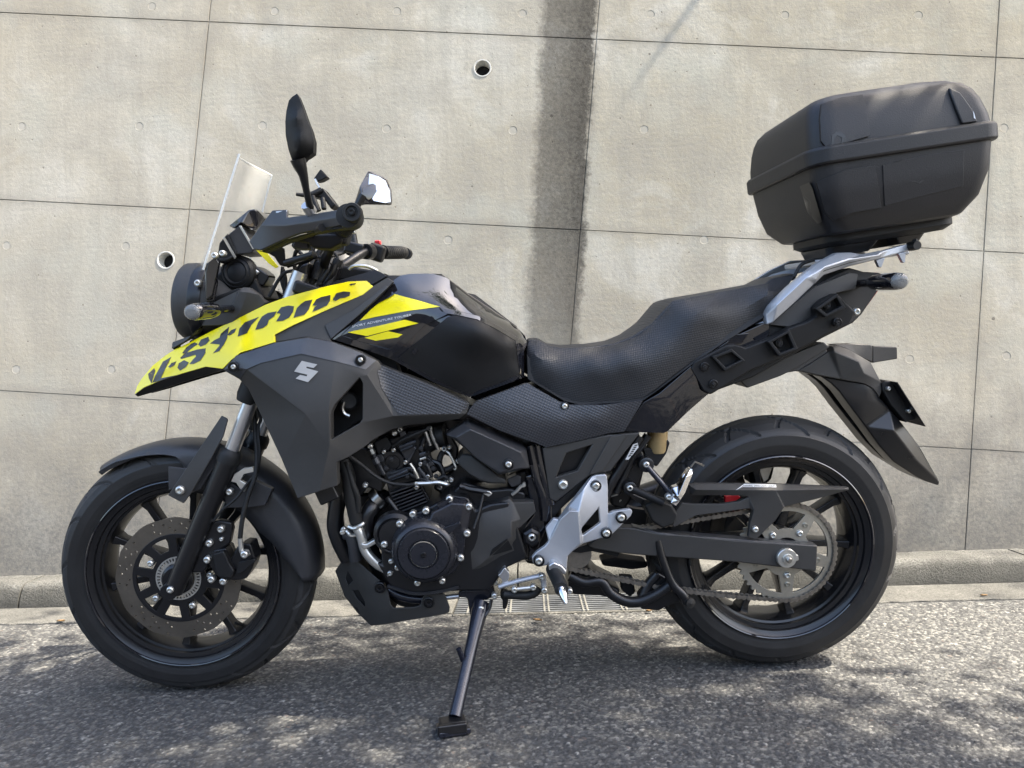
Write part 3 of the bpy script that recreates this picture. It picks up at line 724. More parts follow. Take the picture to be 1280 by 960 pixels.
# ---------------------------------------------------------------- wheels
def tyre(name, ctr, prof, per, parent, seed, na=720):
    """prof: list of (r, y) half profile from bead (near side) to crown; mirrored"""
    full = prof + [(r, -y) for r, y in reversed(prof[:-1])]
    # refine profile
    P2 = []
    for (r0, y0), (r1, y1) in zip(full, full[1:]):
        for k in range(9): t = k/9; P2.append((r0+(r1-r0)*t, y0+(y1-y0)*t))
    P2.append(full[-1]); R = max(r for r, _ in prof); Wd = max(abs(y) for _, y in prof); K = len(P2); V = []; F = []
    for j in range(na):
        an = 2*math.pi*j/na
        for i, (r, y) in enumerate(P2):
            d = 0.
            if r > R-.034:
                q = abs(y)/Wd; s = 1 if y > 0 else -1
                ph = (an*per/(2*math.pi) + (.25 if s > 0 else 0) + q*.9) % 1
                if q > .16 and (ph < .095): d = .005
                ph2 = (an*per/(2*math.pi)+.5+(.25 if s > 0 else 0)-q*.35) % 1
                if .3 < q < .8 and ph2 < .085: d = .0045
                if abs(y) < .003: d = .003
            elif abs(r-(R-.042)) < .0016: d = -.0008
            elif abs(r-.2345) < .0015: d = -.0012
            V.append(ctr+Vector((math.cos(an)*(r-d), y*(1-.02*(d > 0)), math.sin(an)*(r-d))))
    for j in range(na):
        j2 = (j+1) % na
        for i in range(K-1): F.append((j*K+i, j2*K+i, j2*K+i+1, j*K+i+1))
    o = mesh(name, V, F, 'tyre_side', parent, 28); o.data.materials.append(MATS['tyre_tread'])
    mi_ = np.zeros(len(o.data.polygons), dtype=np.int32); rc_ = [P2[k % (K-1)][0] for k in range(K-1)]
    band_ = np.array([1 if (P2[k][0]+P2[k+1][0])/2 > R-.031 else 0 for k in range(K-1)], dtype=np.int32); mi_[:] = np.tile(band_, na)[:len(mi_)]
    o.data.polygons.foreach_set('material_index', mi_); return o
RIM = [(.226,-.049),(.215,-.040),(.203,-.033),(.198,0),(.203,.033),(.215,.04),(.226,.049),(.223,.055),(.218,.053),(.207,.045),(.196,.040),(.187,.014),(.187,-.014),(.1935,-.033),(.1985,-.035),(.2,-.041),(.2085,-.0435),(.2105,-.0485),(.2175,-.051),(.223,-.055)]
def wheel(name, ctr, ws, matn, tprof, per, seed, phase):
    rim = lathe(name, ctr, Y, [(r, y*ws) for r, y in RIM], matn, BIKE, 96, close=True)
    lathe('rim_lip', ctr, -Y, [(.2215,.0535*ws),(.2225,.0565*ws),(.2245,.0575*ws),(.2265,.0565*ws),(.2275,.0535*ws)], 'gloss_black', rim, 96, close=True)
    tyre('tyre', ctr, tprof, per, rim, seed)
    lathe('hub', ctr, Y, [(.0,-.06),(.026,-.06),(.03,-.045),(.036,-.03),(.036,.03),(.03,.05),(.0,.05)], matn, rim, 32)
    # ten tapered spokes sharing one mesh
    V = []; F = []; secs = [(.030,.017,.020),(.07,.0125,.017),(.13,.0095,.014),(.172,.0095,.015),(.192,.014,.022)]
    for r, hw, hd in secs:
        sw = -.022*(r/.19)
        V += [Vector((r, -hd*ws, hw*.75+sw)), Vector((r, -hd*ws*.55, hw+sw)), Vector((r, hd*ws, hw+sw)), Vector((r, hd*ws, -hw+sw)), Vector((r, -hd*ws*.55, -hw+sw)), Vector((r, -hd*ws, -hw*.75+sw))]
    for i in range(len(secs)-1):
        for k in range(6): F.append((i*6+k, i*6+(k+1) % 6, i*6+6+(k+1) % 6, i*6+6+k))
    F += [tuple(range(6)), tuple(range(29, 23, -1))]
    first = mesh('spoke', V, F, matn, rim, 35, .0015)
    for k in range(10):
        o = first if k == 0 else first.copy()
        if k: COL.objects.link(o); o.parent = rim
        o.location = ctr; o.rotation_euler = (0, -(phase+k*math.pi/5), 0)
    return rim
fw_ = wheel('front_wheel', FC, 1., 'satin_black', [(.216,-.042),(.228,-.0505),(.248,-.0545),(.267,-.054),(.281,-.0475),(.292,-.034),(.2995,-.017),(.302,0)], 15, 1, rad(90))
rw_ = wheel('rear_wheel', RC, 1.28, 'rim_black', [(.216,-.055),(.229,-.066),(.252,-.0705),(.273,-.069),(.289,-.06),(.302,-.043),(.311,-.021),(.314,0)], 15, 2, rad(74))
tube('valve_stem', [FC+Vector((.12,-.01,-.15)), FC+Vector((.105,-.03,-.135))], .004, 'rubber', fw_, 8)

def plate(name, ctr, outer, holes, y0, th, m, parent, bevel=.0006):
    """flat plate in the wheel plane: 2-D polygons around ctr"""
    V, T, ov = cdt(outer, (), (), holes)
    V3 = [Vector((ctr.x+v.x, y0, ctr.z+v.y)) for v in V]; V2, F2 = solid(V3, T, Vector((0, th, 0)))
    return mesh(name, V2, F2, m, parent, 30, bevel, 1)
def cir(r, n, ph=0, c=(0, 0)): return [(c[0]+r*math.cos(2*math.pi*k/n+ph), c[1]+r*math.sin(2*math.pi*k/n+ph)) for k in range(n)]
def wave(r, a, k, n): return [((r+a*math.cos(k*2*math.pi*i/n))*math.cos(2*math.pi*i/n), (r+a*math.cos(k*2*math.pi*i/n))*math.sin(2*math.pi*i/n)) for i in range(n)]
def sector(r0, r1, a0, a1, n=5, m_=.0):
    return [(r1*math.cos(a0+(a1-a0)*i/n), r1*math.sin(a0+(a1-a0)*i/n)) for i in range(n+1)]+[(r0*math.cos(a1-m_-(a1-a0-2*m_)*i/n), r0*math.sin(a1-m_-(a1-a0-2*m_)*i/n)) for i in range(n+1)]
hs = []
for k in range(20):
    a = 2*math.pi*k/20
    for rr, da in ((.113, 0), (.121, .1), (.130, .2), (.137, .06)):
        if (k+int(rr*1000)) % 4 != 0: hs.append(cir(.0027, 8, 0, (rr*math.cos(a+da), rr*math.sin(a+da))))
plate('brake_disc', FC, wave(.1435, .0012, 12, 96), [cir(.106, 72)]+hs, -.0765, .0045, 'disc_steel', fw_, 0)
hs = []
for k in range(10):
    a = 2*math.pi*k/10+.1; hs.append(sector(.068 if k % 2 else .062, .0965, a-.21, a+.21, 6, .06))
plate('disc_carrier', FC, cir(.1062, 80), [cir(.047, 40)]+hs, -.0775, .006, 'satin_black', fw_, .001)
plate('sensor_ring', FC, cir(.052, 60), [cir(.037, 40)]+[sector(.0415, .049, 2*math.pi*k/40, 2*math.pi*k/40+.075, 1) for k in range(40)], -.079, .002, 'zinc', fw_, 0)
for k in range(5):
    a = rad(148)+2*math.pi*k/5; bolt(FC+Vector((.072*math.cos(a), -.0775, .072*math.sin(a))), .0078, 'zinc', fw_)
lathe('speed_sensor_cover', FC, -Y, [(0,.05),(.034,.05),(.036,.086),(.03,.092),(0,.092)], 'satin_black', fw_, 30)
bolt(P(213, 738, -.122), .008, 'zinc', fw_)
# rear brake disc on the far side, cush hub
plate('brake_disc', RC, wave(.12, .0012, 12, 72), [cir(.085, 48)], .088, .0045, 'disc_steel', rw_, 0)
lathe('sprocket_carrier', RC, -Y, [(0,.04),(.05,.04),(.05,.06),(.046,.084),(.04,.092),(0,.092)], 'satin_black', rw_, 36)

# ---------------------------------------------------------------- front fork, brake, fender
fl0, fl1 = P(220, 733, -.1), P(287, 572, -.1); ft = P(322, 470, -.1)
for sgn in (1, -1):
    def mi(v): return Vector((v.x, v.y*sgn, v.z))
    leg = tube('fork_leg', [mi(fl0-(fl1-fl0)*.03), mi(fl0), mi(fl0.lerp(fl1,.5)), mi(fl1)], [.018,.021,.0228,.0228], 'satin_black', BIKE, 24, 3)
    ax = (fl1-fl0).normalized()
    tube('stanchion', [mi(fl1-ax*.02), mi(ft+ax*.25)], .0165, 'aluminium' , leg, 24, 1)
    tube('dust_seal', [mi(fl1-ax*.012), mi(fl1+ax*.004), mi(fl1+ax*.012), mi(fl1+ax*.02)], [.0262,.0265,.025,.019], 'rubber', leg, 24, 1)
    e = P(312, 493, -.1)
    tube('fork_boot', [mi(e-ax*.02), mi(e-ax*.005), mi(e+ax*.03)], [.022,.026,.026], 'rubber', leg, 20, 1)
    lathe('axle_clamp', mi(P(214, 738, -.1)), (0, -sgn, 0), [(0,-.02),(.017,-.02),(.019,-.015),(.019,.014),(.017,.018),(0,.018)], 'satin_black', leg, 24)
# triple clamp and steering stem
tc = ft+(fl1-fl0).normalized()*.07
hexa('triple_clamp', (tc.x, 0, tc.z), .07, .26, .035, 'satin_black', BIKE, Matrix.Rotation(rad(25), 3, 'Y'), .008)
tube('fender_brace', [P(285, 565, -.085), P(285, 565, -.085)+Vector((.01, .085, .03)), P(285, 565, .085)], .012, 'satin_black', BIKE, 10)
cal = sheet('brake_caliper', 'D', '665,285 700,245 755,235 775,285 800,235 830,215 865,218 885,285 870,330 845,372 800,380 735,375 700,345', 'satin_black', BIKE, c=-.105, thick=.05, bevel=.004)
sheet('caliper_cover', 'D', '695,262 745,247 768,300 792,338 780,372 722,366 703,330', 'matte_black', cal, c=-.118, thick=.03, bevel=.004)
sheet('caliper_bracket', 'D', '690,118 730,112 778,122 785,150 772,215 720,250 700,262 655,345 600,345 640,240 665,180', 'satin_black', cal, c=-.098, thick=.02, bevel=.004)
sheet('caliper_fin', 'D', '810,300 880,282 888,292 826,345 800,350', 'matte_black', cal, c=-.117, thick=.012)
bolts('D', '733,150,-103 681,212,-103 672,286,-110 691,373,-106 743,382,-106', .0085, 'zinc', cal)
bolts('D', '735,195,-102', .005, 'zinc', cal)
tube('hose_fitting', zP('D', '818,190 821,215 826,250 845,262 858,256', -.12), .0055, 'zinc', cal, 10)
bolts('D', '838,262,-128', .009, 'zinc', cal)
tube('brake_hose', zP('D', '818,190,-120 828,110,-118 C:850,370,-112 C:885,270,-105 C:893,170,-95 C:885,60,-85 B:668,700,-80 B:690,640,-70 B:720,560,-60'), .0055, 'rubber', BIKE, 10)
tube('sensor_cable', zP('C', '700,470,-115 740,420,-120 800,370,-118 845,310,-110 895,255,-105'), .003, 'rubber', BIKE, 8)
tube('hose_line', zP('C', '895,255,-100 905,170,-95 898,60,-88 B:700,770,-80 B:688,720,-75'), .004, 'rubber', BIKE, 8)
fend = []
def arcshell(name, ctr, a0, a1, Rf, depthf, hw, m, parent, n=48, th=.003):
    V = []; K = 0
    for j in range(n+1):
        a = a0+(a1-a0)*j/n; R = Rf(j/n); d = max(.012, depthf(j/n)); w = hw(j/n)
        half = [(0, 0), (.35, .001), (.62, .005), (.84, .012), (.95, .02), (1., min(.03, d)), (1.02, .5*(d+min(.03, d))+.001), (1.03, d+.002)]
        prof_ = [(R-q, -y*w) for y, q in reversed(half)]+[(R-q, y*w) for y, q in half[1:]]
        K = len(prof_)
        for r, y in prof_: V.append(ctr+Vector((math.cos(a)*r, y, math.sin(a)*r)))
    F = [(j*K+i, j*K+i+1, (j+1)*K+i+1, (j+1)*K+i) for j in range(n) for i in range(K-1)]
    o = mesh(name, V, F, m, parent, 60); s = o.modifiers.new('solid', 'SOLIDIFY'); s.thickness = th; s.offset = -1
    return o
def interp(xs, ys): return lambda t: float(np.interp(t, xs, ys))
ff = arcshell('front_fender', FC, rad(126), rad(-5), interp([0,.1,.3,.6,1], [.322,.318,.316,.316,.316]), interp([0,.12,.26,.30,.34,.42,.5,.75,.9,1], [.004,.016,.024,.03,.075,.095,.105,.10,.07,.03]),
              interp([0,.1,.3,1], [.04,.058,.068,.066]), 'satin_grey', BIKE)
sheet('fork_guard', 'C', '497,356,-112 546,284,-118 735,2,-112 758,14,-120 762,24,-122 742,95,-122 688,196,-122 602,344,-122 566,392,-118', 'matte_grey', BIKE, inner='590,300,-124', thick=.006, mirror=True)
sheet('fender_stay', 'C', '498,228,-95 590,238,-95 640,180,-95 720,120,-98 760,140,-98 640,330,-100 600,345,-100 560,310,-100 500,335,-96', 'satin_grey', ff, thick=.006, mirror=True)
bolts('C', '553,332,-121', .0105, 'zinc', ff)
sheet('hose_bracket', 'C', '776,295 792,262 832,236 874,230 880,252 835,262 820,290 852,308 836,342 815,325 800,300', 'zinc', BIKE, c=-.104, thick=.012)
bolts('C', '771,340,-104', .008, 'zinc', ff)
sheet('fender_side_stay', 'C', '740,345 780,300 820,330 880,290 960,330 930,400 860,410 760,412', 'satin_grey', ff, c=-.088, thick=.02)

# ---------------------------------------------------------------- body panels
cowl = sheet('side_cowl', 'B', '106,652,-48 118,615,-46 138,582,-44 190,520,-46 250,472,-54 300,440,-62 330,428,-68 470,355,-96 600,293,-118 720,233,-132 830,193,-138 1000,148,-138 1110,124,-134 1196,120,-128 1229,147,-128 1180,186,-140 1000,262,-158 850,330,-168 765,374,-172 765,409,-176 690,432,-176 605,458,-174 562,492,-170 521,534,-160 440,524,-140 330,556,-108 230,588,-82 150,622,-58 112,650,-46',
             'yellow', BIKE, inner='200,560,-72 330,500,-104 470,440,-134 600,390,-150 720,345,-158 850,285,-160 1000,222,-152 1110,170,-142', edges=[(i,i+1) for i in range(7)], thick=.012, mirror=True, bevel=.003, grid=14)
sheet('cowl_underside', 'B', '106,656,-46 112,652,-46 150,624,-56 230,590,-80 330,558,-106 440,526,-138 521,536,-158 519,542,-158 470,556,-120 330,598,-82 180,648,-44 120,665,-38', 'matte_black', BIKE, thick=.01, mirror=True)  # black inside of the cowl, with the underside's shade put into the colour
sheet('beak_centre', 'B', '112,640,-44 138,585,-42 190,522,-44 300,442,-60 420,400,-70 470,440,-70 330,540,-60 200,610,-40', 'matte_grey', BIKE, off=(0,.10,0), bevel=.001)
tops = [cowl]
def fat(q, d=.75):            # grow a polygon outwards by d pixels
    n = len(q); ar = sum(q[i][0]*q[(i+1) % n][1]-q[(i+1) % n][0]*q[i][1] for i in range(n)); sg = 1 if ar > 0 else -1; o = []
    for i in range(n):
        a, b, c = (Vector(q[k % n][:2]) for k in (i-1, i, i+1)); e1 = (b-a).normalized(); e2 = (c-b).normalized()
        nn = Vector((e1.y+e2.y, -e1.x-e2.x)); nn = nn.normalized() if nn.length > .3 else Vector((0, 0)); o.append(tuple(b+nn*d*sg))
    return o
for s in ('155,770 195,730 200,745 175,835 160,800', '265,680 320,645 240,800 230,820 185,832 205,790', '305,715 330,690 358,678 345,700 315,718',
          '410,612 440,575 470,550 500,537 520,545 490,562 455,590 432,614', '530,548 550,515 600,495 606,518 580,545 545,560',
          '397,648 420,625 450,612 520,590 580,580 576,610 540,665 490,690 465,692 492,662 515,638 507,622 440,640 400,653', '375,722 385,692 420,670 450,685 430,715 390,740',
          '640,612 690,560 690,545 620,540 650,520 690,500 700,470 755,420 738,500 715,545 680,595', '750,475 775,445 808,430 795,455 760,476', '825,486 840,430 880,385 975,345 920,400 890,460'):
    decal('lettering', 'Q1', '', 'print_dark', cowl, tops, grid=4, px=fat(zp('Q1', s)))
for s in ('140,588 165,530 200,475 250,445 320,430 300,465 252,500 237,545 200,570', '330,440 370,395 430,380 475,385 465,430 430,480 380,505 325,514 350,480 366,450 350,440',
          '480,480 510,400 545,365 580,340 640,325 605,410 572,450', '648,428 668,390 690,372 650,372 680,325 720,305 800,285 795,330 770,370 695,405', '830,320 860,270 920,255 975,258 970,285 930,300 890,305 850,330'):
    decal('lettering', 'Q2', '', 'print_dark', cowl, tops, grid=4, px=fat(zp('Q2', s)))
decal('badge_print', 'Q2', '972,190 985,180 1030,176 1022,188 1000,190 990,198', 'print_dark', cowl, tops, grid=4)

shroud = sheet('radiator_shroud', 'X', '278,463,-158 295,445,-172 344,429,-180 384,422,-182 413.6,428,-180 451,441,-172 472,452,-160 476,457,-156 538,482,-152 583,503,-146 587,506,-146 583,518,-146 574,524.5,-146 547.5,529,-136 512,532,-140 490,537.5,-150 467.5,550,-165 455,560,-176 436,572,-188 421,579,-196 422,608,-192 400,615,-196 372,624,-186 351,573,-170 330,528,-160 310,486,-150 299,475,-150',
  'matte_grey', BIKE, inner='307,462,-188 326,455,-198 376,443,-206 419,453,-204 450,464,-190 382,519,-214 411,512,-212 459,470,-186 491.6,521,-172 574,519,-154 412,560,-208 460,528,-184',
  edges=[(0,1),(1,2),(2,3),(3,4),(0,5),(5,6),(4,7),(8,9),(6,10),(8,11)], holes=['449.4,473,-190 419,506,-206 413.6,518,-208 414,550.5,-206 449.4,530,-188 453,524.5,-186 453.4,479.4,-187'], thick=.03, bevel=.0018, mirror=True)
bolts('B', '572,525,-180 1170,492,-190', .011, 'satin_black', shroud, kind='recess')
bolts('B', '572,525,-183 1170,492,-193', .0055, 'zinc', shroud)
decal('carbon_inlay', 'E', '270,545 298,524 560,632 692,691 690,718 656,745 500,748 372,750 290,625', 'carbon', shroud, [shroud], lift=.0006, thick=.0008)
decal('emblem', 'B', '893,497 966,514 948,530 917,524 912,530 970,547 922,597 864,580 885,563 915,570 920,562 857,547', 'badge', shroud, [shroud], lift=.0005, thick=.0025, bevel=.0006, grid=6)
decal('shroud_trim', 'B', '527,538 585,475 770,413 920,389 1030,406 1170,458 1243,496 1192,538 1120,516 1050,499 890,463 700,507 632,536 604,580', 'trim_grey', shroud, [shroud], lift=.0004, thick=.0016, bevel=.0008)
# radiator, fan cover and dark mass seen through the vent
hexa('radiator', (.33, 0, .60), .045, .30, .24, 'engine_black', BIKE, Matrix.Rotation(rad(-22), 3, 'Y'), .004)
lathe('vent_hose', P(436, 502, -.13), (.2, -1, .1), [(.012,-.1),(.016,-.1),(.016,0),(.021,.004),(.021,.016),(.016,.02),(.012,.02)], 'rubber', BIKE, 24)
tube('hose_clamp', zP('B', '1092,690 1085,720 1095,745 1118,757', -.168), .0045, 'steel', BIKE, 8)
upper = sheet('upper_cowl', 'X', '343,429,-170 343,419,-166 376,402,-160 405,388,-154 440,371,-142 466,359,-128 484,348,-118 492,353,-122 470,376,-136 445,398,-150 414,420,-164 413,428,-172 384,422,-174', 'matte_grey', BIKE, thick=.02, mirror=True, inner='395,408,-166')
sheet('fairing_inner', 'X', '405,388,-120 440,371,-118 484,346,-100 470,338,-85 420,352,-85 380,372,-90', 'matte_black', BIKE, thick=.03, mirror=True)
sheet('inner_fairing', 'X', '330,400,-110 380,380,-100 420,372,-100 470,380,-100 500,470,-100 460,520,-110 400,560,-115 360,540,-110 340,470,-110', 'matte_black', BIKE, thick=.05, mirror=True)
sheet('upper_trim', 'B', '1000,330,-166 1135,258,-156 1290,140,-130 1300,150,-130 1150,290,-158 1030,395,-172', 'satin_grey', BIKE, thick=.008)
# tank
tk_o = '52,392,-158 56,370,-156 190,255,-134 322,142,-104 332,118,-92 352,100,-86 420,88,-80 495,86,-74 570,88,-70 640,138,-68 700,184,-66 810,258,-64 920,335,-60 966,382,-58 976,412,-62 960,450,-84 962,575,-100 880,605,-114 705,668,-122 600,628,-128 520,590,-132 335,488,-142 200,440,-148'
tk_i = '440,170,-128 570,246,-146 640,272,-150 745,290,-146 830,335,-130 922,392,-104 945,560,-106 335,440,-150 590,270,-150 700,480,-150 820,470,-138 600,430,-154 480,330,-150 250,330,-148 640,560,-142 860,540,-122 500,140,-108 640,200,-112 780,270,-110 400,135,-112 880,345,-94'
tank = sheet('fuel_tank', 'E', tk_o, 'gloss_black', BIKE, inner=tk_i, grid=8, thick=.02, bevel=.002, mirror=True)
def bridge(name, z, s, m, parent, rise=.012, n=8, drop=0.):
    """smooth top surface between a left-hand edge line and its mirror image"""
    L = zP(z, s); K = n+1; V = []
    for p in L:
        for k in range(K):
            t = -1+2*k/n; V.append(Vector((p.x, -abs(p.y)*(-t), p.z+rise*(1-t*t)-drop)) if False else Vector((p.x, p.y*(-t), p.z+rise*(1-t*t)-drop)))
    F = [(j*K+i, (j+1)*K+i, (j+1)*K+i+1, j*K+i+1) for j in range(len(L)-1) for i in range(n)]
    o = mesh(name, V, F, m, parent, 60); sm = o.modifiers.new('solid', 'SOLIDIFY'); sm.thickness = .012; sm.offset = -1
    return o
bridge('tank_top', 'E', '322,142,-104 332,118,-92 352,100,-86 420,88,-80 495,86,-74 570,88,-70 640,138,-68 700,184,-66 810,258,-64 920,335,-60 966,382,-58 976,412,-62', 'gloss_black', BIKE, .004)
decal('knee_pad', 'E', '366,484 480,388 600,292 640,278 690,290 742,300 830,345 918,398 926,440 944,558 830,605 705,650 660,640 520,570', 'matte_black', tank, [tank], lift=.0005, thick=.0028, bevel=.001)
decal('tank_ridge', 'E', '560,243 600,252 650,262 745,284 835,328 932,388 950,566 940,566 920,402 830,348 740,302 640,281 588,274', 'gloss_black', tank, [tank], lift=.0003, thick=.005, bevel=.003)
decal('tank_frame', 'E', '50,394 54,372 190,253 322,140 336,150 304,190 200,280 98,376 200,410 328,446 480,304 585,262 600,276 492,330 348,468 326,486 200,442', 'gloss_black', tank, [tank], lift=.0003, thick=.0045, bevel=.002)
BVKEY = [tank]
decal('tank_decal', 'E', '330,180 352,182 460,212 565,242 420,260 260,290 185,308 240,255', 'yellow_decal', tank, BVKEY)
decal('tank_decal', 'E', '130,362 260,335 400,303 465,320 330,352 220,380', 'yellow_decal', tank, BVKEY)
decal('tank_decal', 'E', '210,388 320,357 388,372 368,386 262,402', 'yellow_decal', tank, BVKEY)
text_decal('tank_lettering', 'SPORT ADVENTURE TOURER', (400+152/3.7647, 320+340/3.7647), (400+430/3.7647, 320+284/3.7647), 2.6, 'white_print', tank, [tank], slant=.15)
decal('small_mark', 'E', '430,462 440,440 458,436 462,446 446,466', 'gloss_black', tank, ['knee_pad'], grid=4)
sheet('tank_pad', 'E', '686,180,-58 700,178,-56 730,184,-50 926,334,-50 930,342,-52 905,336,-56 800,262,-60', 'rubber', BIKE, off=(0,.1,.002), bevel=.001)
sheet('tank_front_cover', 'X', '458,353,-100 470,345,-92 500,345,-84 488,362,-108 470,376,-120', 'matte_black', BIKE, thick=.05, mirror=True)
# seat
st_top = '146,385,-58 160,366,-52 200,366,-56 250,393,-70 320,404,-78 450,399,-84 560,383,-88 650,348,-92 740,288,-96 800,222,-100 842,180,-104 885,169,-104 1000,150,-100 1280,98,-88'
seat_o = st_top+' L:400,226,-74 L:505,204,-64 L:420,330,-118 L:365,385,-120 L:300,428,-124 L:190,505,-134 1100,345,-138 920,462,-146 740,600,-148 690,634,-146 540,652,-138 400,655,-128 320,634,-120 240,590,-110 165,545,-98 150,520,-94 146,450,-84'
seat = sheet('seat', 'H', seat_o, 'seat_vinyl', BIKE, inner='180,425,-98 250,448,-112 450,442,-128 600,408,-134 750,368,-140 850,300,-146 925,215,-146 1000,193,-142 1280,130,-128 L:200,330,-122 300,540,-122 450,550,-140 620,540,-150 800,450,-156 1000,300,-150', grid=9, thick=.02, bevel=.004, mirror=True)
bridge('seat_top', 'H', st_top+' L:400,226,-74 L:505,204,-64', 'seat_vinyl', BIKE, .006)
sheet('seat_base', 'H', '146,430,-92 150,545,-104 320,648,-126 400,668,-134 690,648,-150 760,600,-150 925,475,-148 1100,356,-142 L:365,400,-130 L:350,380,-120 1000,330,-130 700,590,-130 400,610,-110 250,560,-95', 'rubber', BIKE, thick=.02, mirror=True)
# side covers
sc_ = sheet('side_cover', 'H', 'E:690,748,-146 E:722,700,-146 E:745,684,-146 E:960,606,-138 150,566,-136 225,610,-142 300,652,-148 345,668,-150 500,668,-154 692,646,-156 650,715,-154 602,792,-150 530,800,-148 400,832,-150 238,866,-150 150,830,-150 E:1000,880,-152 E:850,825,-150', 'carbon', BIKE, inner='150,700,-156 300,740,-162 480,740,-162 E:860,740,-156', thick=.02, bevel=.0025, mirror=True, grid=12)
bolts('H', '323,672,-152', .0095, 'satin_black', sc_, kind='recess'); bolts('H', '323,672,-156', .0065, 'zinc', sc_)
fcov = sheet('frame_cover', 'I', '78,88,-142 230,58,-146 420,20,-148 600,8,-148 520,110,-146 440,212,-146 330,235,-146 150,378,-140 118,362,-140', 'matte_grey', BIKE, holes=['205,118,-145 340,74,-146 262,212,-146 152,244,-144'], thick=.02, bevel=.003)
sheet('frame_cover_rib', 'I', '440,30,-150 520,12,-150 530,20,-150 400,210,-150 340,232,-150 330,225,-150', 'matte_grey', fcov, thick=.006)
bolts('I', '187,283,-144', .0115, 'zinc', fcov)
sheet('inner_cover', 'I', '60,80,-120 600,20,-120 440,220,-120 330,250,-120 150,380,-120 100,380,-120', 'engine_black', BIKE, thick=.2)
sheet('cover_bracket', 'I', '330,228 410,208 425,236 300,300 170,420 120,480 115,390 150,380', 'satin_black', BIKE, c=-.13, thick=.03)
# ---------------------------------------------------------------- engine
crank = sheet('crankcase', 'F', '330,690 365,655 430,640 560,585 640,545 690,510 790,525 830,590 900,560 1010,545 1060,690 1110,850 1000,900 G:900,215 G:740,215 G:500,235 G:380,200 G:345,140 G:300,60 330,880 320,760', 'engine_black', BIKE, c=-.145, thick=.29, bevel=.008)
cov = sheet('generator_cover', 'F', '395,800,-165 405,735,-165 440,680,-165 500,645,-165 560,632,-165 590,600,-160 640,565,-158 690,525,-156 775,535,-156 812,572,-156 790,690,-160 775,760,-165 765,850,-165 720,920,-162 650,970,-160 540,985,-160 450,950,-160 405,880,-162',
            'cover_black', crank, inner='585,640,-182 745,655,-176 600,605,-178 700,555,-172 770,560,-170', edges=[(0,1),(2,3)], thick=.05, bevel=.004)
gc = P(400+555/4.2667, 500+815/4.2667, -.185)
lathe('cover_dome', gc, -Y, [(.077,-.04),(.075,-.02),(.070,-.004),(.064,.006),(.0585,.009),(.0575,.0075),(.0565,.0075),(.0555,.013),(.054,.0148),(.034,.015),(.0325,.011),(.029,.0105),(.0285,.015),(.027,.0168),(.012,.0172),(.0,.017)], 'cover_black', crank, 64)
lathe('cap_ring', gc, -Y, [(.0278,.0135),(.0284,.0172),(.0292,.0135)], 'zinc', crank, 48, close=True)
bolt(gc+Vector((0,-.0185,0)), .006, 'satin_black', crank, kind='recess')
sheet('cover_rib', 'F', '650,690 745,655 752,662 690,720', 'cover_black', crank, c=-.186, thick=.02, bevel=.003)
bolts('F', '690,532,-162 793,572,-162 565,595,-166 425,663,-166 344,773,-158 783,715,-168 750,845,-168 495,612,-150', .0082, 'zinc', crank)
bolts('G', '520,168,-160 652,157,-160 415,85,-155', .0075, 'zinc', crank)
lathe('oil_filter_cover', P(400+400/4.2667, 500+720/4.2667, -.15), -Y, [(.05,-.02),(.048,.0),(.04,.008),(.036,.004),(.034,.008),(0,.01)], 'engine_black', crank, 40)
cyl = sheet('cylinder', 'F', '350,430 505,380 600,560 470,620 410,640 380,560', 'engine_black', BIKE, c=-.075, thick=.17, bevel=.004)
for k in range(8):
    t = k/7.; a = (372+(428-372)*t, 500+(618-500)*t); b_ = (520+(578-520)*t, 448+(556-448)*t)
    sheet('fin', 'F', f'{a[0]},{a[1]} {b_[0]},{b_[1]} {b_[0]+2},{b_[1]+7} {a[0]+2},{a[1]+7}', 'engine_grey', cyl, c=-.098, thick=.19, bevel=.0008)
head = sheet('cylinder_head', 'F', '262,250 300,225 345,200 370,215 470,165 560,150 600,200 590,300 640,380 600,400 520,440 380,470 345,440 300,360', 'engine_black', BIKE, c=-.08, thick=.18, bevel=.006)
sheet('head_cover', 'F', '285,232 352,198 385,250 370,272 310,300', 'matte_black', head, c=-.096, thick=.05, bevel=.003)
sheet('head_block', 'F', '415,260 470,225 520,262 495,300 468,340 440,300', 'engine_grey', head, c=-.094, thick=.05, bevel=.004)
sheet('head_plate', 'F', '520,330 560,300 600,330 590,400 560,460 520,440', 'satin_black', head, c=-.088, thick=.05, bevel=.003)
sheet('head_wedge', 'F', '490,290 512,262 468,348 462,330', 'satin_grey', head, c=-.1, thick=.02, bevel=.001)
lathe('cam_plug', P(400+390/4.2667, 500+330/4.2667, -.082), -Y, [(.03,-.01),(.03,.006),(.026,.012),(.018,.012),(.016,.008),(0,.009)], 'engine_black', head, 30)
for s, r in (('265,260,-98 285,300,-100 305,345,-100 330,395,-98', .007), ('560,200,-90 540,260,-92 560,330,-92', .006), ('470,395,-98 520,420,-100 590,440,-98', .006), ('380,400,-98 430,385,-100 500,360,-100', .007), ('600,330,-85 640,350,-88 660,420,-92 630,470,-96', .006)):
    tube('head_pipe', zP('F', s), r, 'engine_black', head, 8)
for q in zp('F', '420,160,-95 392,270,-98 455,335,-100 536,345,-96 575,412,-98 515,470,-102 640,470,-95 675,440,-95 545,240,-92 340,280,-100'):
    bolt(P(*q), .006, 'steel', head)
bolts('F', '585,155,-100 662,265,-105', .006, 'zinc', head)
for s in ('300,300 330,290 345,330 315,345', '345,395 400,375 415,400 360,425', '500,380 530,372 545,420 515,432', '420,180 450,168 462,190 430,205', '555,345 600,330 612,350 565,368'):
    sheet('head_lug', 'F', s, 'engine_grey', head, c=-.1, thick=.03, bevel=.002)
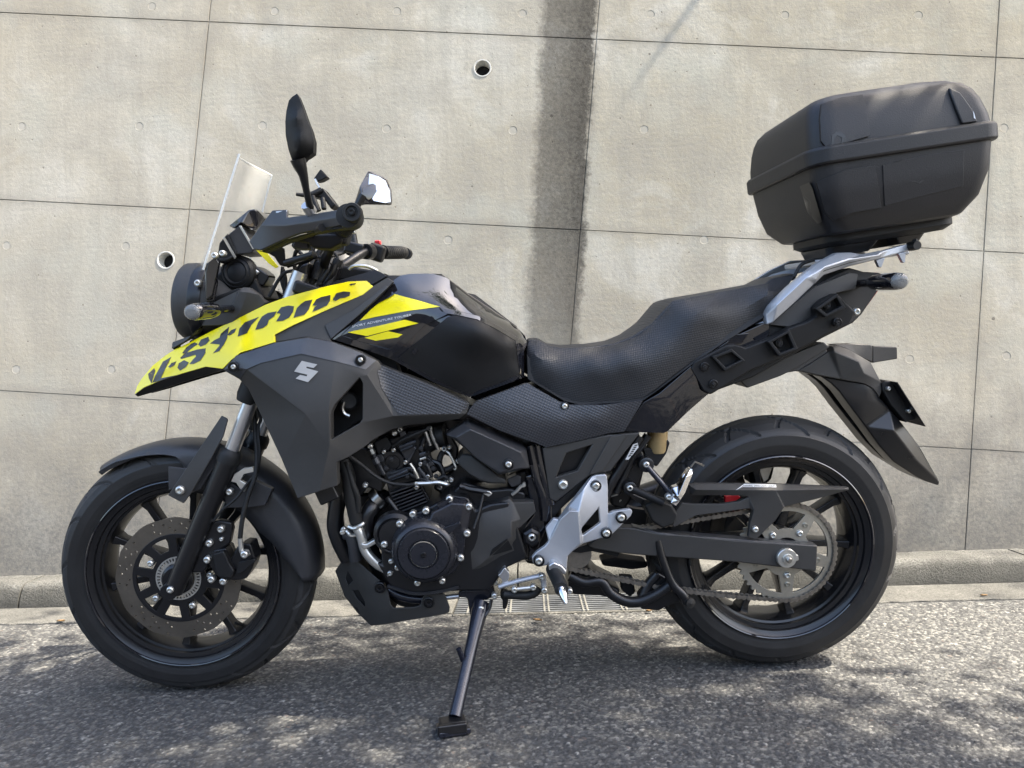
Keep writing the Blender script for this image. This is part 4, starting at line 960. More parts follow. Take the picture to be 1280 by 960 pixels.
for s, r, m_ in (('Q3:490,455,-104 Q3:520,520,-106 Q3:560,600,-106 Q3:640,750,-104', .0052, 'engine_grey'), ('Q3:505,500,-108 Q3:530,545,-108', .0085, 'steel'), ('Q3:548,590,-108 Q3:575,640,-108', .0085, 'engine_grey'), ('Q3:800,480,-102 Q3:900,440,-104 Q3:960,420,-104', .0045, 'engine_grey'), ('Q3:810,510,-102 Q3:930,460,-104', .0045, 'engine_grey'),
        ('Q3:690,790,-104 Q3:800,740,-106 Q3:880,710,-106', .006, 'engine_grey'), ('Q3:700,810,-104 Q3:900,740,-106', .004, 'satin_black'), ('Q3:980,680,-100 Q3:1040,760,-100 Q3:1090,830,-98', .005, 'engine_grey'), ('Q3:1040,620,-96 Q3:1090,690,-96 Q3:1110,780,-96', .006, 'engine_black'), ('Q3:900,640,-104 Q3:940,700,-104 Q3:980,790,-104', .005, 'steel'), ('Q3:1000,560,-98 Q3:1060,540,-98', .007, 'engine_grey'), ('Q3:1000,600,-98 Q3:1060,580,-98', .003, 'zinc'),
        ('Q3:1180,800,-100 Q3:1240,770,-100 Q3:1280,800,-100', .005, 'rubber'), ('Q4:260,500,-96 Q4:330,540,-98 Q4:400,680,-100', .003, 'zinc'), ('Q5:590,180,-100 Q5:640,240,-102 Q5:700,330,-104', .006, 'engine_black'), ('Q5:560,410,-90 Q5:630,380,-92', .007, 'zinc')):
    tube('head_fitting', zP('F', s), r, m_, head, 8, 3)
for q in zp('Q3', '715,600,-104 790,310,-100 1085,290,-104 1240,490,-106 700,860,-104 660,690,-104 870,770,-106 930,700,-106 1010,490,-100 1050,640,-100 1130,690,-98 1160,770,-98'): bolt(P(*q), .0052, 'engine_grey', head, kind='flange')
for q in zp('Q3', '500,470,-112 745,340,-100 800,300,-100 450,860,-112'): bolt(P(*q), .0065, 'zinc', head)
sheet('cover_badge_rib', 'F', '620,570 690,528 700,538 640,585', 'cover_black', crank, c=-.168, thick=.02, bevel=.002)
sheet('cover_rib', 'F', '455,700 470,672 478,676 466,706', 'cover_black', crank, c=-.182, thick=.012, bevel=.002)
sheet('cover_rib', 'F', '640,665 655,690 648,695 632,672', 'cover_black', crank, c=-.186, thick=.012, bevel=.002)
tube('case_line', zP('F', '335,700,-152 360,668,-154 430,652,-156'), .003, 'engine_grey', crank, 6)
tube('case_line', zP('G', '360,185,-146 500,225,-148 640,215,-148 740,190,-148'), .004, 'engine_grey', crank, 6)
tube('breather_hose', zP('F', '390,250,-102 440,215,-108 510,185,-108 580,155,-100'), .0045, 'rubber', BIKE, 8)
tube('clutch_cable', zP('Q3', '250,560,-150 310,580,-150 420,660,-140 560,770,-135 700,835,-132 860,855,-132 950,850,-132'), .0042, 'rubber', BIKE, 8)
tube('cable_end', zP('Q3', '950,842,-132 1080,838,-132 1180,830,-132 1270,850,-132 Q4:320,845,-132'), .0046, 'zinc', BIKE, 8)
tube('cable_spring', zP('F', '745,462,-132 800,478,-132 860,488,-130 915,500,-128'), .007, 'engine_black', BIKE, 8)
sheet('cable_lever', 'F', '850,485 905,490 920,505 900,520 870,505', 'zinc', BIKE, c=-.135, thick=.008)
tube('wire', zP('F', '870,510,-130 850,600,-150 820,690,-165'), .003, 'rubber', BIKE, 8)
# intake boot, clamps, throttle body
tube('intake_boot', zP('F', '560,230,-60 610,200,-65 670,190,-70', 0), .028, 'rubber', BIKE, 16)
for s in ('590,148 598,190 615,230 632,268', '560,165 572,200 590,245'):
    tube('intake_clamp', zP('F', s, -.098), .0045, 'steel', BIKE, 8)
tube('drain_hose', zP('F', '700,290,-70 660,280,-75 638,320,-78 645,375,-78 690,370,-75 720,350,-72'), .007, 'rubber', BIKE, 10)
sheet('throttle_body', 'F', '600,180 680,150 740,260 730,340 690,300 640,240', 'engine_black', BIKE, c=-.06, thick=.12, bevel=.006)
for q in zp('F', '690,255,-70 720,365,-75 735,330,-72 700,430,-90'): bolt(P(*q), .006, 'zinc', BIKE)
abx = sheet('airbox_cover', 'Q4', '295,355,-138 480,235,-136 520,215,-128 1070,462,-128 1105,505,-140 1138,690,-146 1050,705,-150 835,760,-150 600,590,-146 380,400,-142', 'satin_grey', BIKE, inner='395,385,-158 545,300,-162 1045,525,-164 1040,690,-160 840,735,-160', edges=[(0,1),(1,2),(2,3),(3,4)], thick=.05, bevel=.003)
bolts('Q4', '925,650,-168', .0115, 'satin_black', abx, kind='recess'); bolts('Q4', '925,650,-172', .0075, 'zinc', abx)
sheet('airbox_lower', 'Q4', '400,610,-100 470,540,-104 560,560,-118 835,775,-122 900,800,-122 905,850,-120 720,845,-122 640,820,-122 530,760,-116 430,660,-106', 'matte_grey', BIKE, thick=.1, bevel=.006)
sheet('airbox_tab', 'Q4', '905,800 1010,755 1055,770 1050,850 960,885 930,850', 'satin_grey', BIKE, c=-.112, thick=.03, bevel=.003)
tube('vent_chain', zP('Q4', '1075,830,-118 1085,860,-118 1050,870,-118 1015,910,-118 960,955,-116'), .004, 'zinc', BIKE, 6)
sheet('side_pad', 'Q4', '400,590 560,520 600,560 450,660', 'engine_black', BIKE, c=-.09, thick=.06, bevel=.004)
spc = sheet('sprocket_cover', 'F', '765,935,-140 770,780,-142 800,740,-142 830,600,-140 1012,530,-138 1030,550,-140 1140,548,-136 1152,600,-136 1060,692,-138 1060,745,-138 1112,842,-134 900,905,-138 830,935,-138', 'matte_grey', BIKE, inner='1020,650,-158 1020,735,-158 870,610,-146 860,880,-150 1000,790,-150 1070,640,-142', edges=[(0,1),(0,2),(1,3),(0,5),(1,4)], thick=.06, bevel=.002)
sheet('cover_vent', 'F', '1000,740,-158 1030,800,-148 900,840,-152 920,800,-156', 'matte_black', spc, thick=.004)
lathe('pivot_boss', P(400+1130/4.2667, 500+735/4.2667, -.13), -Y, [(.02,-.04),(.019,.0),(.017,.006),(.012,.007),(0,.007)], 'satin_black', BIKE, 30)
bolts('F', '1130,735,-138', .0095, 'zinc', BIKE)
# frame: main spar, cradle and rear tubes
tube('frame_tube', zP('F', '1125,245,-105 1160,400,-112 1200,520,-118 1210,640,-118'), .016, 'gloss_black', BIKE, 14)
tube('frame_tube', zP('F', '1165,245,-115 1195,400,-122 1235,560,-125'), .012, 'gloss_black', BIKE, 14)
sheet('frame_plate', 'F', '1090,400 1200,380 1270,560 1240,640 1180,760 1160,860 1100,870 1110,800 1070,690 1130,610', 'gloss_black', BIKE, c=-.11, thick=.22, bevel=.008)
sheet('frame_gusset', 'F', '1110,250 1260,240 1290,420 1280,640 1210,600 1180,400', 'satin_black', BIKE, c=-.1, thick=.2, bevel=.006)
tube('subframe_tube', zP('I', '595,25,-118 520,150,-120 440,285,-122 410,360,-122'), .0115, 'satin_black', BIKE, 14)
tube('subframe_tube', zP('I', '640,20,-100 560,140,-100 470,330,-105'), .010, 'satin_black', BIKE, 14)
decal_t = sheet('warning_label', 'I', '560,70,-133 585,62,-133 590,85,-133 535,152,-133 520,150,-133', 'white_print', BIKE, thick=.0008, bevel=0)
for k in range(6):
    t = k/6.; sheet('label_line', 'I', f'{572-40*t},{72+68*t} {586-40*t},{70+68*t} {584-40*t},{76+68*t} {568-40*t},{78+68*t}', 'print_dark', decal_t, c=-.1342, thick=.0005, bevel=0)
sheet('rear_shock', 'I', '480,60 600,40 640,140 600,300 520,420 440,400 430,300', 'engine_black', BIKE, c=-.06, thick=.12, bevel=.01)
tube('shock_spring', [P(660+450/4.2667+math.cos(a)*0, 540+330/4.2667, -.06)+Vector((.02*math.cos(a), .02*math.sin(a)-.0, -.02+.09*a/20)) for a in np.linspace(0, 20, 40)], .004, 'zinc', BIKE, 6, 2)
lathe('reservoir', P(660+690/4.2667, 540+30/4.2667, -.07), (0,-.1,1), [(0,-.035),(.022,-.035),(.024,-.03),(.024,.02),(.0,.022)], 'tan_reservoir', BIKE, 24)
sheet('reservoir_holder', 'I', '610,85 660,90 740,40 760,60 740,120 690,190 640,170', 'matte_black', BIKE, c=-.085, thick=.04, bevel=.004)
text_decal_src = None
sheet('airbox', 'X', '470,462 560,495 600,512 680,480 800,490 785,565 700,575 672,600 640,585 600,535 560,526 500,528 455,556 440,520', 'engine_black', BIKE, c=-.07, thick=.14, bevel=.01)
sheet('engine_rear', 'F', '640,410 690,395 725,320 780,350 900,460 1010,470 1010,530 690,530 600,480', 'engine_black', BIKE, c=-.055, thick=.11, bevel=.008)
sheet('cable_duct', 'X', '478,520 520,512 590,512 592,530 560,540 500,545 470,560', 'engine_black', BIKE, c=-.04, thick=.08, bevel=.004)
sheet('radiator_side', 'F', '90,300 200,250 260,260 330,420 330,500 250,470 220,520 120,440', 'engine_black', BIKE, c=-.085, thick=.17, bevel=.006)
sheet('gearbox', 'F', '700,500 760,440 900,480 1010,470 1100,500 1120,860 760,900 760,560', 'engine_black', BIKE, c=-.11, thick=.2, bevel=.008)
sheet('shock_mount', 'F', '1000,400 1100,380 1290,560 1280,900 1100,880 1000,500', 'engine_black', BIKE, c=-.085, thick=.17, bevel=.008)
# exhaust headers, hoses, crash pipe
tube('exhaust_header', zP('Q5', '560,170,-40 500,215,-65 430,290,-90 385,400,-98 385,560,-98 470,800,-80 G:420,235,-60 G:560,260,-30'), .019, 'satin_black', BIKE, 16)
tube('exhaust_header', zP('Q5', '560,150,40 480,215,50 400,300,50 350,420,50 350,560,50 430,820,40 G:560,260,20'), .019, 'satin_black', BIKE, 16)
lathe('header_flange', P(410+500/8, 600+195/8, -.07), (-.6,-.1,-.5), [(.019,-.01),(.027,-.01),(.027,.008),(.019,.01)], 'steel', BIKE, 20, close=True)
tube('radiator_hose', zP('F', '120,330,-115 150,400,-118 165,520,-118 195,650,-112 225,690,-108'), .0155, 'rubber', BIKE, 14)
tube('overflow_hose', zP('F', '140,330,-125 175,450,-128 200,520,-126 205,600,-122'), .007, 'rubber', BIKE, 10)
tube('down_tube', zP('F', '70,420,-60 100,500,-70 85,600,-74 80,680,-76 105,760,-76 150,850,-70'), .019, 'satin_black', BIKE, 14)
tube('down_tube', zP('F', '70,420,60 85,600,64 105,760,66 150,850,60'), .019, 'satin_black', BIKE, 14)
tube('coolant_pipe', zP('Q5', '290,480,-122 330,560,-124 365,690,-126 420,775,-128 500,850,-128 575,890,-128'), .0115, 'zinc', BIKE, 14)
tube('coolant_elbow', zP('Q5', '180,540,-100 230,560,-105 260,650,-105 280,800,-100'), .015, 'satin_grey', BIKE, 12)
for z, s in (('Q5', '330,640 380,650 510,575 535,590 530,620 400,690 360,700 330,680'), ('Q5', '560,880 630,785 655,800 660,830 590,930 550,945 530,920')):
    sheet('pipe_clamp', z, s, 'zinc', BIKE, c=-.142, thick=.022, bevel=.003)
tube('hose_clip', zP('Q5', '205,470,-128 260,490,-132 330,460,-130 355,440,-126'), .005, 'zinc', BIKE, 8)
tube('hose_clip', zP('Q5', '140,495,-112 190,520,-116 230,560,-118 285,555,-116'), .005, 'zinc', BIKE, 8)
for q in zp('Q5', '160,500,-118 145,530,-118 500,600,-147 630,820,-147 375,60,-118 620,940,-147'): bolt(P(*q), .006, 'zinc', BIKE)
tube('stud', zP('Q5', '600,960,-140 655,915,-140'), .0055, 'zinc', BIKE, 8)
hexa('oil_cooler', P(480, 640, .06), .12, .18, .14, 'engine_black', BIKE, bevel=.01)
sheet('lower_frame', 'Q5', '420,470 560,420 620,520 560,640 480,620 430,560', 'engine_black', BIKE, c=-.05, thick=.15, bevel=.006)
# skid plate
skid = sheet('skid_plate', 'G', '80,105,-40 135,36,-78 185,40,-96 262,108,-112 348,182,-124 362,212,-126 378,288,-128 392,304,-128 500,300,-132 535,290,-132 548,245,-132 575,228,-132 655,224,-132 670,238,-132 692,300,-132 690,325,-130 660,337,-128 372,386,-112 272,398,-62 200,330,-40 130,240,-40',
             'matte_grey', BIKE, inner='162,44,-92 300,250,-118 345,388,-104', edges=[(0,1),(1,2)], holes=['150,108,-62 178,158,-74 150,184,-60 138,150,-54', '174,210,-62 206,206,-74 240,272,-82 240,300,-80 200,258,-66'], thick=.006, bevel=.002)
bolts('G', '320,192,-126 580,272,-135', .0125, 'satin_black', skid, kind='recess')
tube('skid_tube', zP('G', '365,205,-100 440,240,-105 540,255,-105 640,250,-100'), .011, 'stand_paint', BIKE, 12)
sheet('skid_slope', 'G', '135,36,-60 80,105,-36 130,240,-36 272,398,-58 372,386,-100 300,250,-100 185,40,-85', 'matte_black', BIKE, off=(.01,.15,.01), bevel=.002)
# ---------------------------------------------------------------- side stand
ground_foot = LI @ (ground(566, 908, .012)-Vector((0, 0, .0015)))
st0 = zP('G', '858,290', -.125)[0]
brk = sheet('stand_bracket', 'G', '735,222 760,208 870,205 890,130 920,135 935,235 890,262 850,265 838,345 800,345 785,250 740,248', 'stand_paint', BIKE, c=-.118, thick=.05, bevel=.004)
bolts('G', '872,172,-124 937,165,-124 932,238,-126', .007, 'zinc', brk)
d_ = ground_foot-st0
leg_ = tube('side_stand', [st0-d_*.02, st0+d_*.08, st0+d_*.3, st0+d_*.7, st0+d_*.93], [.02,.019,.0145,.0135,.014], 'stand_paint', BIKE, 16, 3)
ft_up = LI @ Vector((0, 0, 1)); ft_x = LI @ Vector((1, 0, 0)); ft_y = LI @ Vector((0, 1, 0))
def wbox(name, c, sx, sy, sz, m, parent, yaw=0., bevel=.003):
    R = Matrix((ft_x, ft_y, ft_up)).transposed() @ Matrix.Rotation(yaw, 3, 'Z')
    return hexa(name, c, sx, sy, sz, m, parent, R, bevel)
wbox('stand_foot', ground_foot-ft_up*.004, .066, .05, .012, 'stand_paint', leg_, .25)
wbox('stand_foot_top', ground_foot+ft_up*.008+ft_y*.004, .054, .038, .012, 'satin_black', leg_, .25)
wbox('stand_foot_edge', ground_foot+ft_up*.004-ft_y*.02, .06, .012, .02, 'satin_black', leg_, .2)
bolt(st0+Vector((0,-.018,0)), .0085, 'zinc', leg_)
tube('stand_peg', [st0+d_*.47+Vector((-.012,-.005,0)), st0+d_*.47+Vector((-.02,-.012,.03))], .006, 'stand_paint', leg_, 8, 1)
tube('stand_spring', zP('G', '915,255,-135 905,300,-140 880,345,-150 868,372,-152'), .004, 'satin_black', BIKE, 8)
tube('stand_rod', zP('G', '670,246 740,238', -.12), .006, 'aluminium', BIKE, 10, 1)
# shift lever, linkage
tube('shift_lever', zP('Q8', '510,515,-165 700,455,-168 920,405,-170'), .0075, 'silver_paint', BIKE, 12, 2, flat=.7)
sheet('shift_clamp', 'Q8', '500,400 525,380 545,345 570,325 612,375 615,415 600,455 605,500 540,490 538,440 505,415', 'aluminium', BIKE, c=-.165, thick=.02, bevel=.003)
sheet('shift_link', 'Q8', '900,400 930,380 975,395 985,440 990,540 960,570 935,550 930,470 905,440', 'silver_paint', BIKE, c=-.172, thick=.012, bevel=.003)
bolts('Q8', '940,415,-178 962,550,-180 465,605,-150', .007, 'zinc', BIKE)
tube('shift_rubber', zP('Q8', '560,590,-165 700,600,-168 800,600,-170 870,575,-170 905,530,-170'), .0095, 'rubber', BIKE, 12)
tube('link_rod', zP('Q8', '650,545,-180 750,532,-180 850,522,-180'), .0045, 'zinc', BIKE, 10, 1)
bolts('Q8', '665,545,-184 852,522,-184', .007, 'zinc', BIKE)
sheet('stand_switch', 'Q8', '540,560 610,590 600,680 585,745 545,740 550,660 520,620', 'matte_black', BIKE, c=-.14, thick=.03, bevel=.004)
# foot peg bracket
pb = sheet('footpeg_bracket', 'I', '340,242,-150 370,232,-150 415,230,-150 422,240,-150 428,300,-152 428,440,-160 455,428,-166 545,414,-166 560,428,-166 548,455,-168 432,568,-170 390,572,-172 290,602,-174 240,640,-178 213,668,-178 207,752,-178 140,700,-178 100,716,-176 56,726,-172 28,706,-170 20,672,-170 45,645,-172 90,612,-172 110,588,-172 93,518,-162 138,464,-160 165,470,-162 215,400,-160',
           'silver_paint', BIKE, inner='220,425,-182 270,428,-184 282,600,-186 170,470,-176 300,300,-166', edges=[(0,1),(1,2),(3,0)], holes=['376,412,-164 384,490,-168 292,556,-174 284,520,-174'], thick=.014, bevel=.003)
bolts('I', '362,290,-158 497,460,-172 418,543,-174 58,690,-178', .0125, 'satin_black', pb, kind='recess')
bolts('I', '362,290,-162 497,460,-176 418,543,-178 58,690,-182', .0085, 'zinc', pb)
sheet('peg_mount', 'I', '110,716 135,698 180,715 210,750 200,770 150,745 115,752', 'aluminium', pb, c=-.2, thick=.035, bevel=.004)
pegc = P(660+165/4.2667, 540+795/4.2667, -.22)
peg = tube('footpeg', [pegc+Vector((-.01,.045,.01)), pegc+Vector((0,-.02,0)), pegc+Vector((.0,-.05,-.0))], [.015,.0152,.0145], 'rubber', BIKE, 18, 3)
tube('peg_tip', [pegc+Vector((.001,-.045,-.002)), pegc+Vector((.003,-.062,-.008)), pegc+Vector((.006,-.072,-.022))], [.0105,.009,.004], 'chrome', peg, 14, 1)
bolts('I', '222,852,-170', .007, 'zinc', pb)
lathe('pivot_nut', P(660+20/4.2667, 540+565/4.2667, -.132), -Y, [(.022,-.02),(.022,.004),(.016,.008),(0,.008)], 'satin_black', BIKE, 6)
# passenger peg bracket
tube('passenger_stay', zP('I', '630,180,-130 700,260,-138 765,335,-145'), .010, 'stand_paint', BIKE, 12, 1, flat=.7)
tube('passenger_stay', zP('I', '540,300,-130 630,340,-138 722,382,-145'), .009, 'matte_black', BIKE, 12, 1)
lathe('stay_boss', P(660+630/4.2667, 540+177/4.2667, -.125), -Y, [(.017,-.03),(.017,.006),(.013,.008),(0,.008)], 'satin_black', BIKE, 24)
lathe('stay_boss', P(660+543/4.2667, 540+302/4.2667, -.125), -Y, [(.015,-.03),(.015,.006),(.011,.008),(0,.008)], 'satin_black', BIKE, 24)
bolts('I', '630,177,-136 543,302,-136 750,350,-160', .0075, 'zinc', BIKE)
pp = sheet('passenger_peg', 'I', '862,198,-160 878,200,-165 882,225,-165 840,330,-175 812,372,-178 790,402,-178 760,382,-176 775,350,-172 770,300,-166 800,290,-166', 'chrome', BIKE, inner='845,240,-178 800,350,-186', edges=[(0,1)], thick=.02, bevel=.003)
tube('peg_loop', zP('I', '868,190,-158 890,162,-158 938,184,-158'), .0025, 'steel', BIKE, 6, 1)
sheet('stay_plate', 'I', '480,100 600,80 640,170 560,330 700,390 640,420 520,330 470,300', 'satin_black', BIKE, c=-.1, thick=.04, bevel=.005)
sheet('pivot_cover', 'I', '620,395 680,365 770,390 800,440 780,500 720,520 660,480', 'rubber', BIKE, c=-.13, thick=.06, bevel=.006)
# ---------------------------------------------------------------- swingarm, chain, rear wheel drive
swo = 'I:320,610,-112 I:380,560,-112 I:440,512,-112 I:560,515,-116 I:700,545,-120 160,680,-124 400,705,-126 810,735,-128 808,800,-128 804,862,-128 400,815,-124 200,800,-122 40,790,-118 I:490,652,-114 I:350,628,-112'
sw = sheet('swingarm', 'J', swo, 'matte_grey', BIKE, thick=.032, bevel=.004, mirror=True)
sheet('swingarm_top', 'J', 'I:560,508,-114 I:700,540,-118 400,698,-123 806,730,-125 806,736,-127 400,707,-126 I:700,549,-120', 'satin_grey', sw, thick=.028, bevel=.001)
nutc = P(820+652/4, 500+793/4, -.131)
lathe('axle_washer', nutc, -Y, [(.023,-.01),(.023,.003),(.0215,.005),(.0,.005)], 'zinc', sw, 36)
sheet('axle_tab', 'J', '690,770 712,780 714,805 690,815', 'zinc', sw, c=-.1345, thick=.006)
bolt(nutc+Vector((.001,-.006,-.001)), .0125, 'zinc', sw, kind='flange')
lathe('axle_end', nutc, -Y, [(.0065,0),(.0065,.018),(.005,.02),(0,.02)], 'steel', sw, 20)
cg = sheet('chain_guard', 'J', '165,428,-118 210,420,-118 600,424,-120 965,440,-122 966,453,-124 800,500,-126 642,538,-126 600,605,-126 500,702,-126 462,690,-126 470,620,-126 482,560,-126 470,546,-126 330,565,-124 200,582,-122 92,640,-120 62,612,-120 130,518,-120 190,524,-120 330,524,-122 420,510,-124 464,488,-126 430,482,-126 175,480,-120', 'matte_grey', BIKE, inner='200,452,-132 600,455,-134 940,450,-130 490,552,-132 640,540,-132', edges=[(0,1),(1,2),(3,4)], thick=.012, bevel=.002)
bolts('J', '496,650,-130', .0075, 'zinc', cg)
decal('guard_label', 'J', '415,422 600,426 602,440 425,438', 'white_print', cg, [cg], lift=.0004, thick=.0003)
text_decal('guard_lettering', 'WARNING  DRIVE CHAIN  ADJUST', (820+432/4, 500+436/4), (820+598/4, 500+437/4), 2.2, 'print_dark', cg, ['guard_label'], bold=.01)
sheet('red_tag', 'J', '345,485 410,478 425,490 395,512 345,515', 'red_plastic', BIKE, c=-.06, thick=.01)
# rear hub clutter behind the chain guard: inner fender and brake parts
#arcshell('inner_fender', RC, rad(172), rad(95), lambda t: .332, interp([0,.5,1],[.05,.06,.02]), lambda t: .085, 'matte_black', BIKE, 24)
sheet('rear_caliper', 'J', '480,305 540,300 600,318 580,400 540,440 470,420', 'matte_black', BIKE, c=.06, thick=.05, bevel=.006)
sheet('torque_arm', 'J', '500,310 590,318 560,400 540,415', 'zinc', BIKE, c=.05, thick=.01)
NT = 46; SR = .1165
teeth = []
for i in range(NT*6):
    a = 2*math.pi*i/(NT*6); teeth.append(((SR+.0035*math.cos(NT*a))*math.cos(a), (SR+.0035*math.cos(NT*a))*math.sin(a)))
hs = []
for k in range(5):
    a = 2*math.pi*k/5+.35; hs.append(sector(.058, .1, a-.5, a+.5, 8, .2))
sp_ = plate('sprocket', RC, teeth, [cir(.036, 40)]+hs, -.0985, .006, 'sprocket', rw_, .0006)
for k in range(5):
    a = 2*math.pi*k/5+.35+math.pi/5; bolt(RC+Vector((.055*math.cos(a), -.099, .055*math.sin(a))), .0085, 'zinc', rw_)
    bolt(RC+Vector((.078*math.cos(a), -.099, .078*math.sin(a))), .006, 'sprocket', rw_, kind='recess')
# chain: path round the rear sprocket and the small front sprocket
FS = P(660+262/4.2667, 540+655/4.2667, -.0955); FS.y = 0; fr_ = .036; R1 = SR-.0005
def chain_path(step=.0127/2):
    d = Vector((RC.x-FS.x, RC.z-FS.z)); D = d.length; th = math.atan2(d.y, d.x); al = math.acos((R1-fr_)/D)
    pts = []
    a0 = th+math.pi-al; a1 = th-math.pi+al       # tangent points (angles on both circles)
    # rear arc from top tangent clockwise (through the back) to the bottom tangent
    top = th+math.pi-al; bot = th+math.pi+al
    rear = [Vector((RC.x+R1*math.cos(a), RC.z+R1*math.sin(a))) for a in np.linspace(top, bot-2*math.pi, 200)]
    front = [Vector((FS.x+fr_*math.cos(a), FS.z+fr_*math.sin(a))) for a in np.linspace(bot-2*math.pi, top-2*math.pi, 60)]
    # lower run sags a little
    n = 60; low = [rear[-1].lerp(front[0], k/n)-Vector((0, .012*math.sin(math.pi*k/n))) for k in range(1, n)]
    upp = [front[-1].lerp(rear[0], k/n) for k in range(1, n)]
    P_ = rear+low+front+upp
    # resample
    out = [P_[0]]; acc = 0.; cur = P_[0]
    for q in P_[1:]+[P_[0]]:
        while (q-cur).length >= step*2:
            cur = cur+(q-cur).normalized()*step*2; out.append(cur.copy())
    return out
cp = chain_path(); V = []; F = []
def addlink(a, b, y, hw, th):
    t = (b-a).normalized(); n_ = Vector((-t.y, t.x)); i0 = len(V); ring = []
    for k in range(7): an = math.pi/2+math.pi*k/6; ring.append(a+(t*math.cos(an)+n_*math.sin(an))*hw)
    m_ = a.lerp(b, .5); ring.append(m_-n_*hw*.62)
    for k in range(7): an = -math.pi/2+math.pi*k/6; ring.append(b+(t*math.cos(an)+n_*math.sin(an))*hw)
    ring.append(m_+n_*hw*.62); K = len(ring)
    for yy in (y, y+th):
        for q in ring: V.append(Vector((q.x, yy, q.y)))
    F.append(tuple(range(i0, i0+K))); F.append(tuple(range(i0+2*K-1, i0+K-1, -1)))
    for k in range(K): F.append((i0+k, i0+(k+1) % K, i0+K+(k+1) % K, i0+K+k))
def addpin(a, r, y0, y1, n=8):
    i0 = len(V)
    for yy in (y0, y1):
        for k in range(n): V.append(Vector((a.x+r*math.cos(2*math.pi*k/n), yy, a.y+r*math.sin(2*math.pi*k/n))))
    F.append(tuple(range(i0, i0+n)));  F.append(tuple(range(i0+2*n-1, i0+n-1, -1)))
    for k in range(n): F.append((i0+k, i0+(k+1) % n, i0+n+(k+1) % n, i0+n+k))
for k in range(len(cp)):
    a, b_ = cp[k], cp[(k+1) % len(cp)]
    if (b_-a).length > .02: continue
    o_ = 0 if k % 2 else .0017
    for s in (-1, 1): addlink(a, b_, -.0955+s*(.0062+o_)-.0008, .0056, .0015)
    addpin(a, .0045, -.101, -.090); addpin(a, .0026, -.1052, -.0858)
mesh('drive_chain', V, F, 'chain_steel', BIKE, 35)
lathe('front_sprocket', (FS.x, -.098, FS.z), Y, [(0,0),(.034,0),(.034,.006),(0,.006)], 'chain_steel', BIKE, 28)
sheet('chain_slider', 'I', '210,640,-100 330,600,-100 490,650,-100 480,670,-100 340,640,-100 280,650,-100', 'matte_black', BIKE, thick=.02)
# centre stand
for sg in (-1, 1):
    V_ = [Vector((q.x, q.y*(-sg), q.z)) for q in zP('I', '690,580,-112 720,690,-118 770,810,-124 830,875,-128 845,915,-130')]
    cs = tube('centre_stand_leg', V_, [.0095,.0095,.0095,.011,.0095], 'engine_black', BIKE, 12, 4)
tube('centre_stand', zP('I', '220,770,-90 300,805,-95 390,800,-95 440,862,-100 520,905,-105 600,905,-108 700,860,-110 780,800,-112'), .0125, 'engine_black', BIKE, 12)
tube('centre_stand_bar', zP('I', '690,760,-95 640,820,-95 600,905,-100'), .012, 'satin_black', BIKE, 12)
sheet('stand_plate', 'I', '590,880 690,750 780,800 860,870 850,905 760,930 700,960 600,950', 'satin_black', BIKE, c=-.098, thick=.03, bevel=.006)
sheet('stand_tab', 'I', '490,770 560,775 575,860 545,885 500,850', 'matte_black', BIKE, c=-.06, thick=.02, bevel=.004)
sheet('linkage', 'I', '215,740 330,730 400,800 500,850 470,900 380,880 240,875 215,830', 'satin_black', BIKE, c=-.06, thick=.12, bevel=.008)
lathe('stand_roller', P(660+850/4.2667, 540+905/4.2667, -.128), (.3,-1,0), [(0,-.02),(.012,-.02),(.012,.015),(0,.018)], 'rubber', BIKE, 16)
sheet('muffler_pipe', 'I', '390,690 470,675 640,700 640,730 560,740 400,720', 'matte_black', BIKE, c=.02, thick=.05, bevel=.006)
# muffler on the far side
tube('muffler', [Vector((.95,.14,.33)), Vector((1.08,.15,.355)), Vector((1.3,.16,.41)), Vector((1.4,.165,.435))], [.03,.05,.062,.055], 'satin_black', BIKE, 24, 4)
# ---------------------------------------------------------------- tail
tail = sheet('tail_panel', 'H', '600,792,-140 640,730,-144 692,655,-148 770,610,-148 915,485,-146 1010,420,-142 1120,345,-138 1285,270,-132 1290,330,-130 L:300,600,-128 L:80,780,-130 L:0,850,-132 810,790,-136 790,800,-136', 'gloss_black', BIKE, inner='830,640,-150 930,560,-148', edges=[(0,1)], thick=.03, bevel=.002, mirror=True)
sheet('tail_trim', 'L', '160,540,-139 215,485,-138 290,478,-136 255,528,-138 200,535,-139', 'gloss_black', BIKE, thick=.01)
sheet('tail_body', 'L', '60,640,-118 370,440,-116 600,250,-110 760,170,-90 830,190,-86 910,195,-84 900,275,-84 820,390,-92 780,430,-100 640,500,-110 560,545,-110 300,690,-120 80,770,-120', 'matte_black', BIKE, off=(0,.18,0), bevel=.004)
sheet('tail_side', 'L', '380,440,-120 600,258,-118 760,195,-108 800,200,-104 790,270,-106 700,290,-118 600,360,-122 600,400,-122 480,450,-126', 'matte_grey', BIKE, thick=.02, mirror=True)
pbk = sheet('pannier_bracket', 'L', '15,645,-150 28,612,-150 180,534,-152 215,530,-152 272,546,-150 380,505,-150 480,452,-150 560,425,-148 605,398,-146 600,358,-150 640,318,-150 702,288,-148 742,330,-148 792,378,-142 762,440,-142 648,490,-142 560,540,-142 440,600,-144 300,655,-148 108,770,-150 80,758,-150', 'matte_black', BIKE, thick=.028, bevel=.005, mirror=True)
for s, h in (('112,590 205,552 270,608 175,660', '135,596 205,570 250,606 178,640'), ('375,520 478,462 520,555 430,590', '398,522 470,482 498,548 436,572'), ('600,365 702,292 745,360 650,405', '625,365 700,312 722,352 655,388')):
    sheet('pannier_socket', 'L', s, 'matte_black', pbk, c=-.166, holes=[h], thick=.018, bevel=.002)
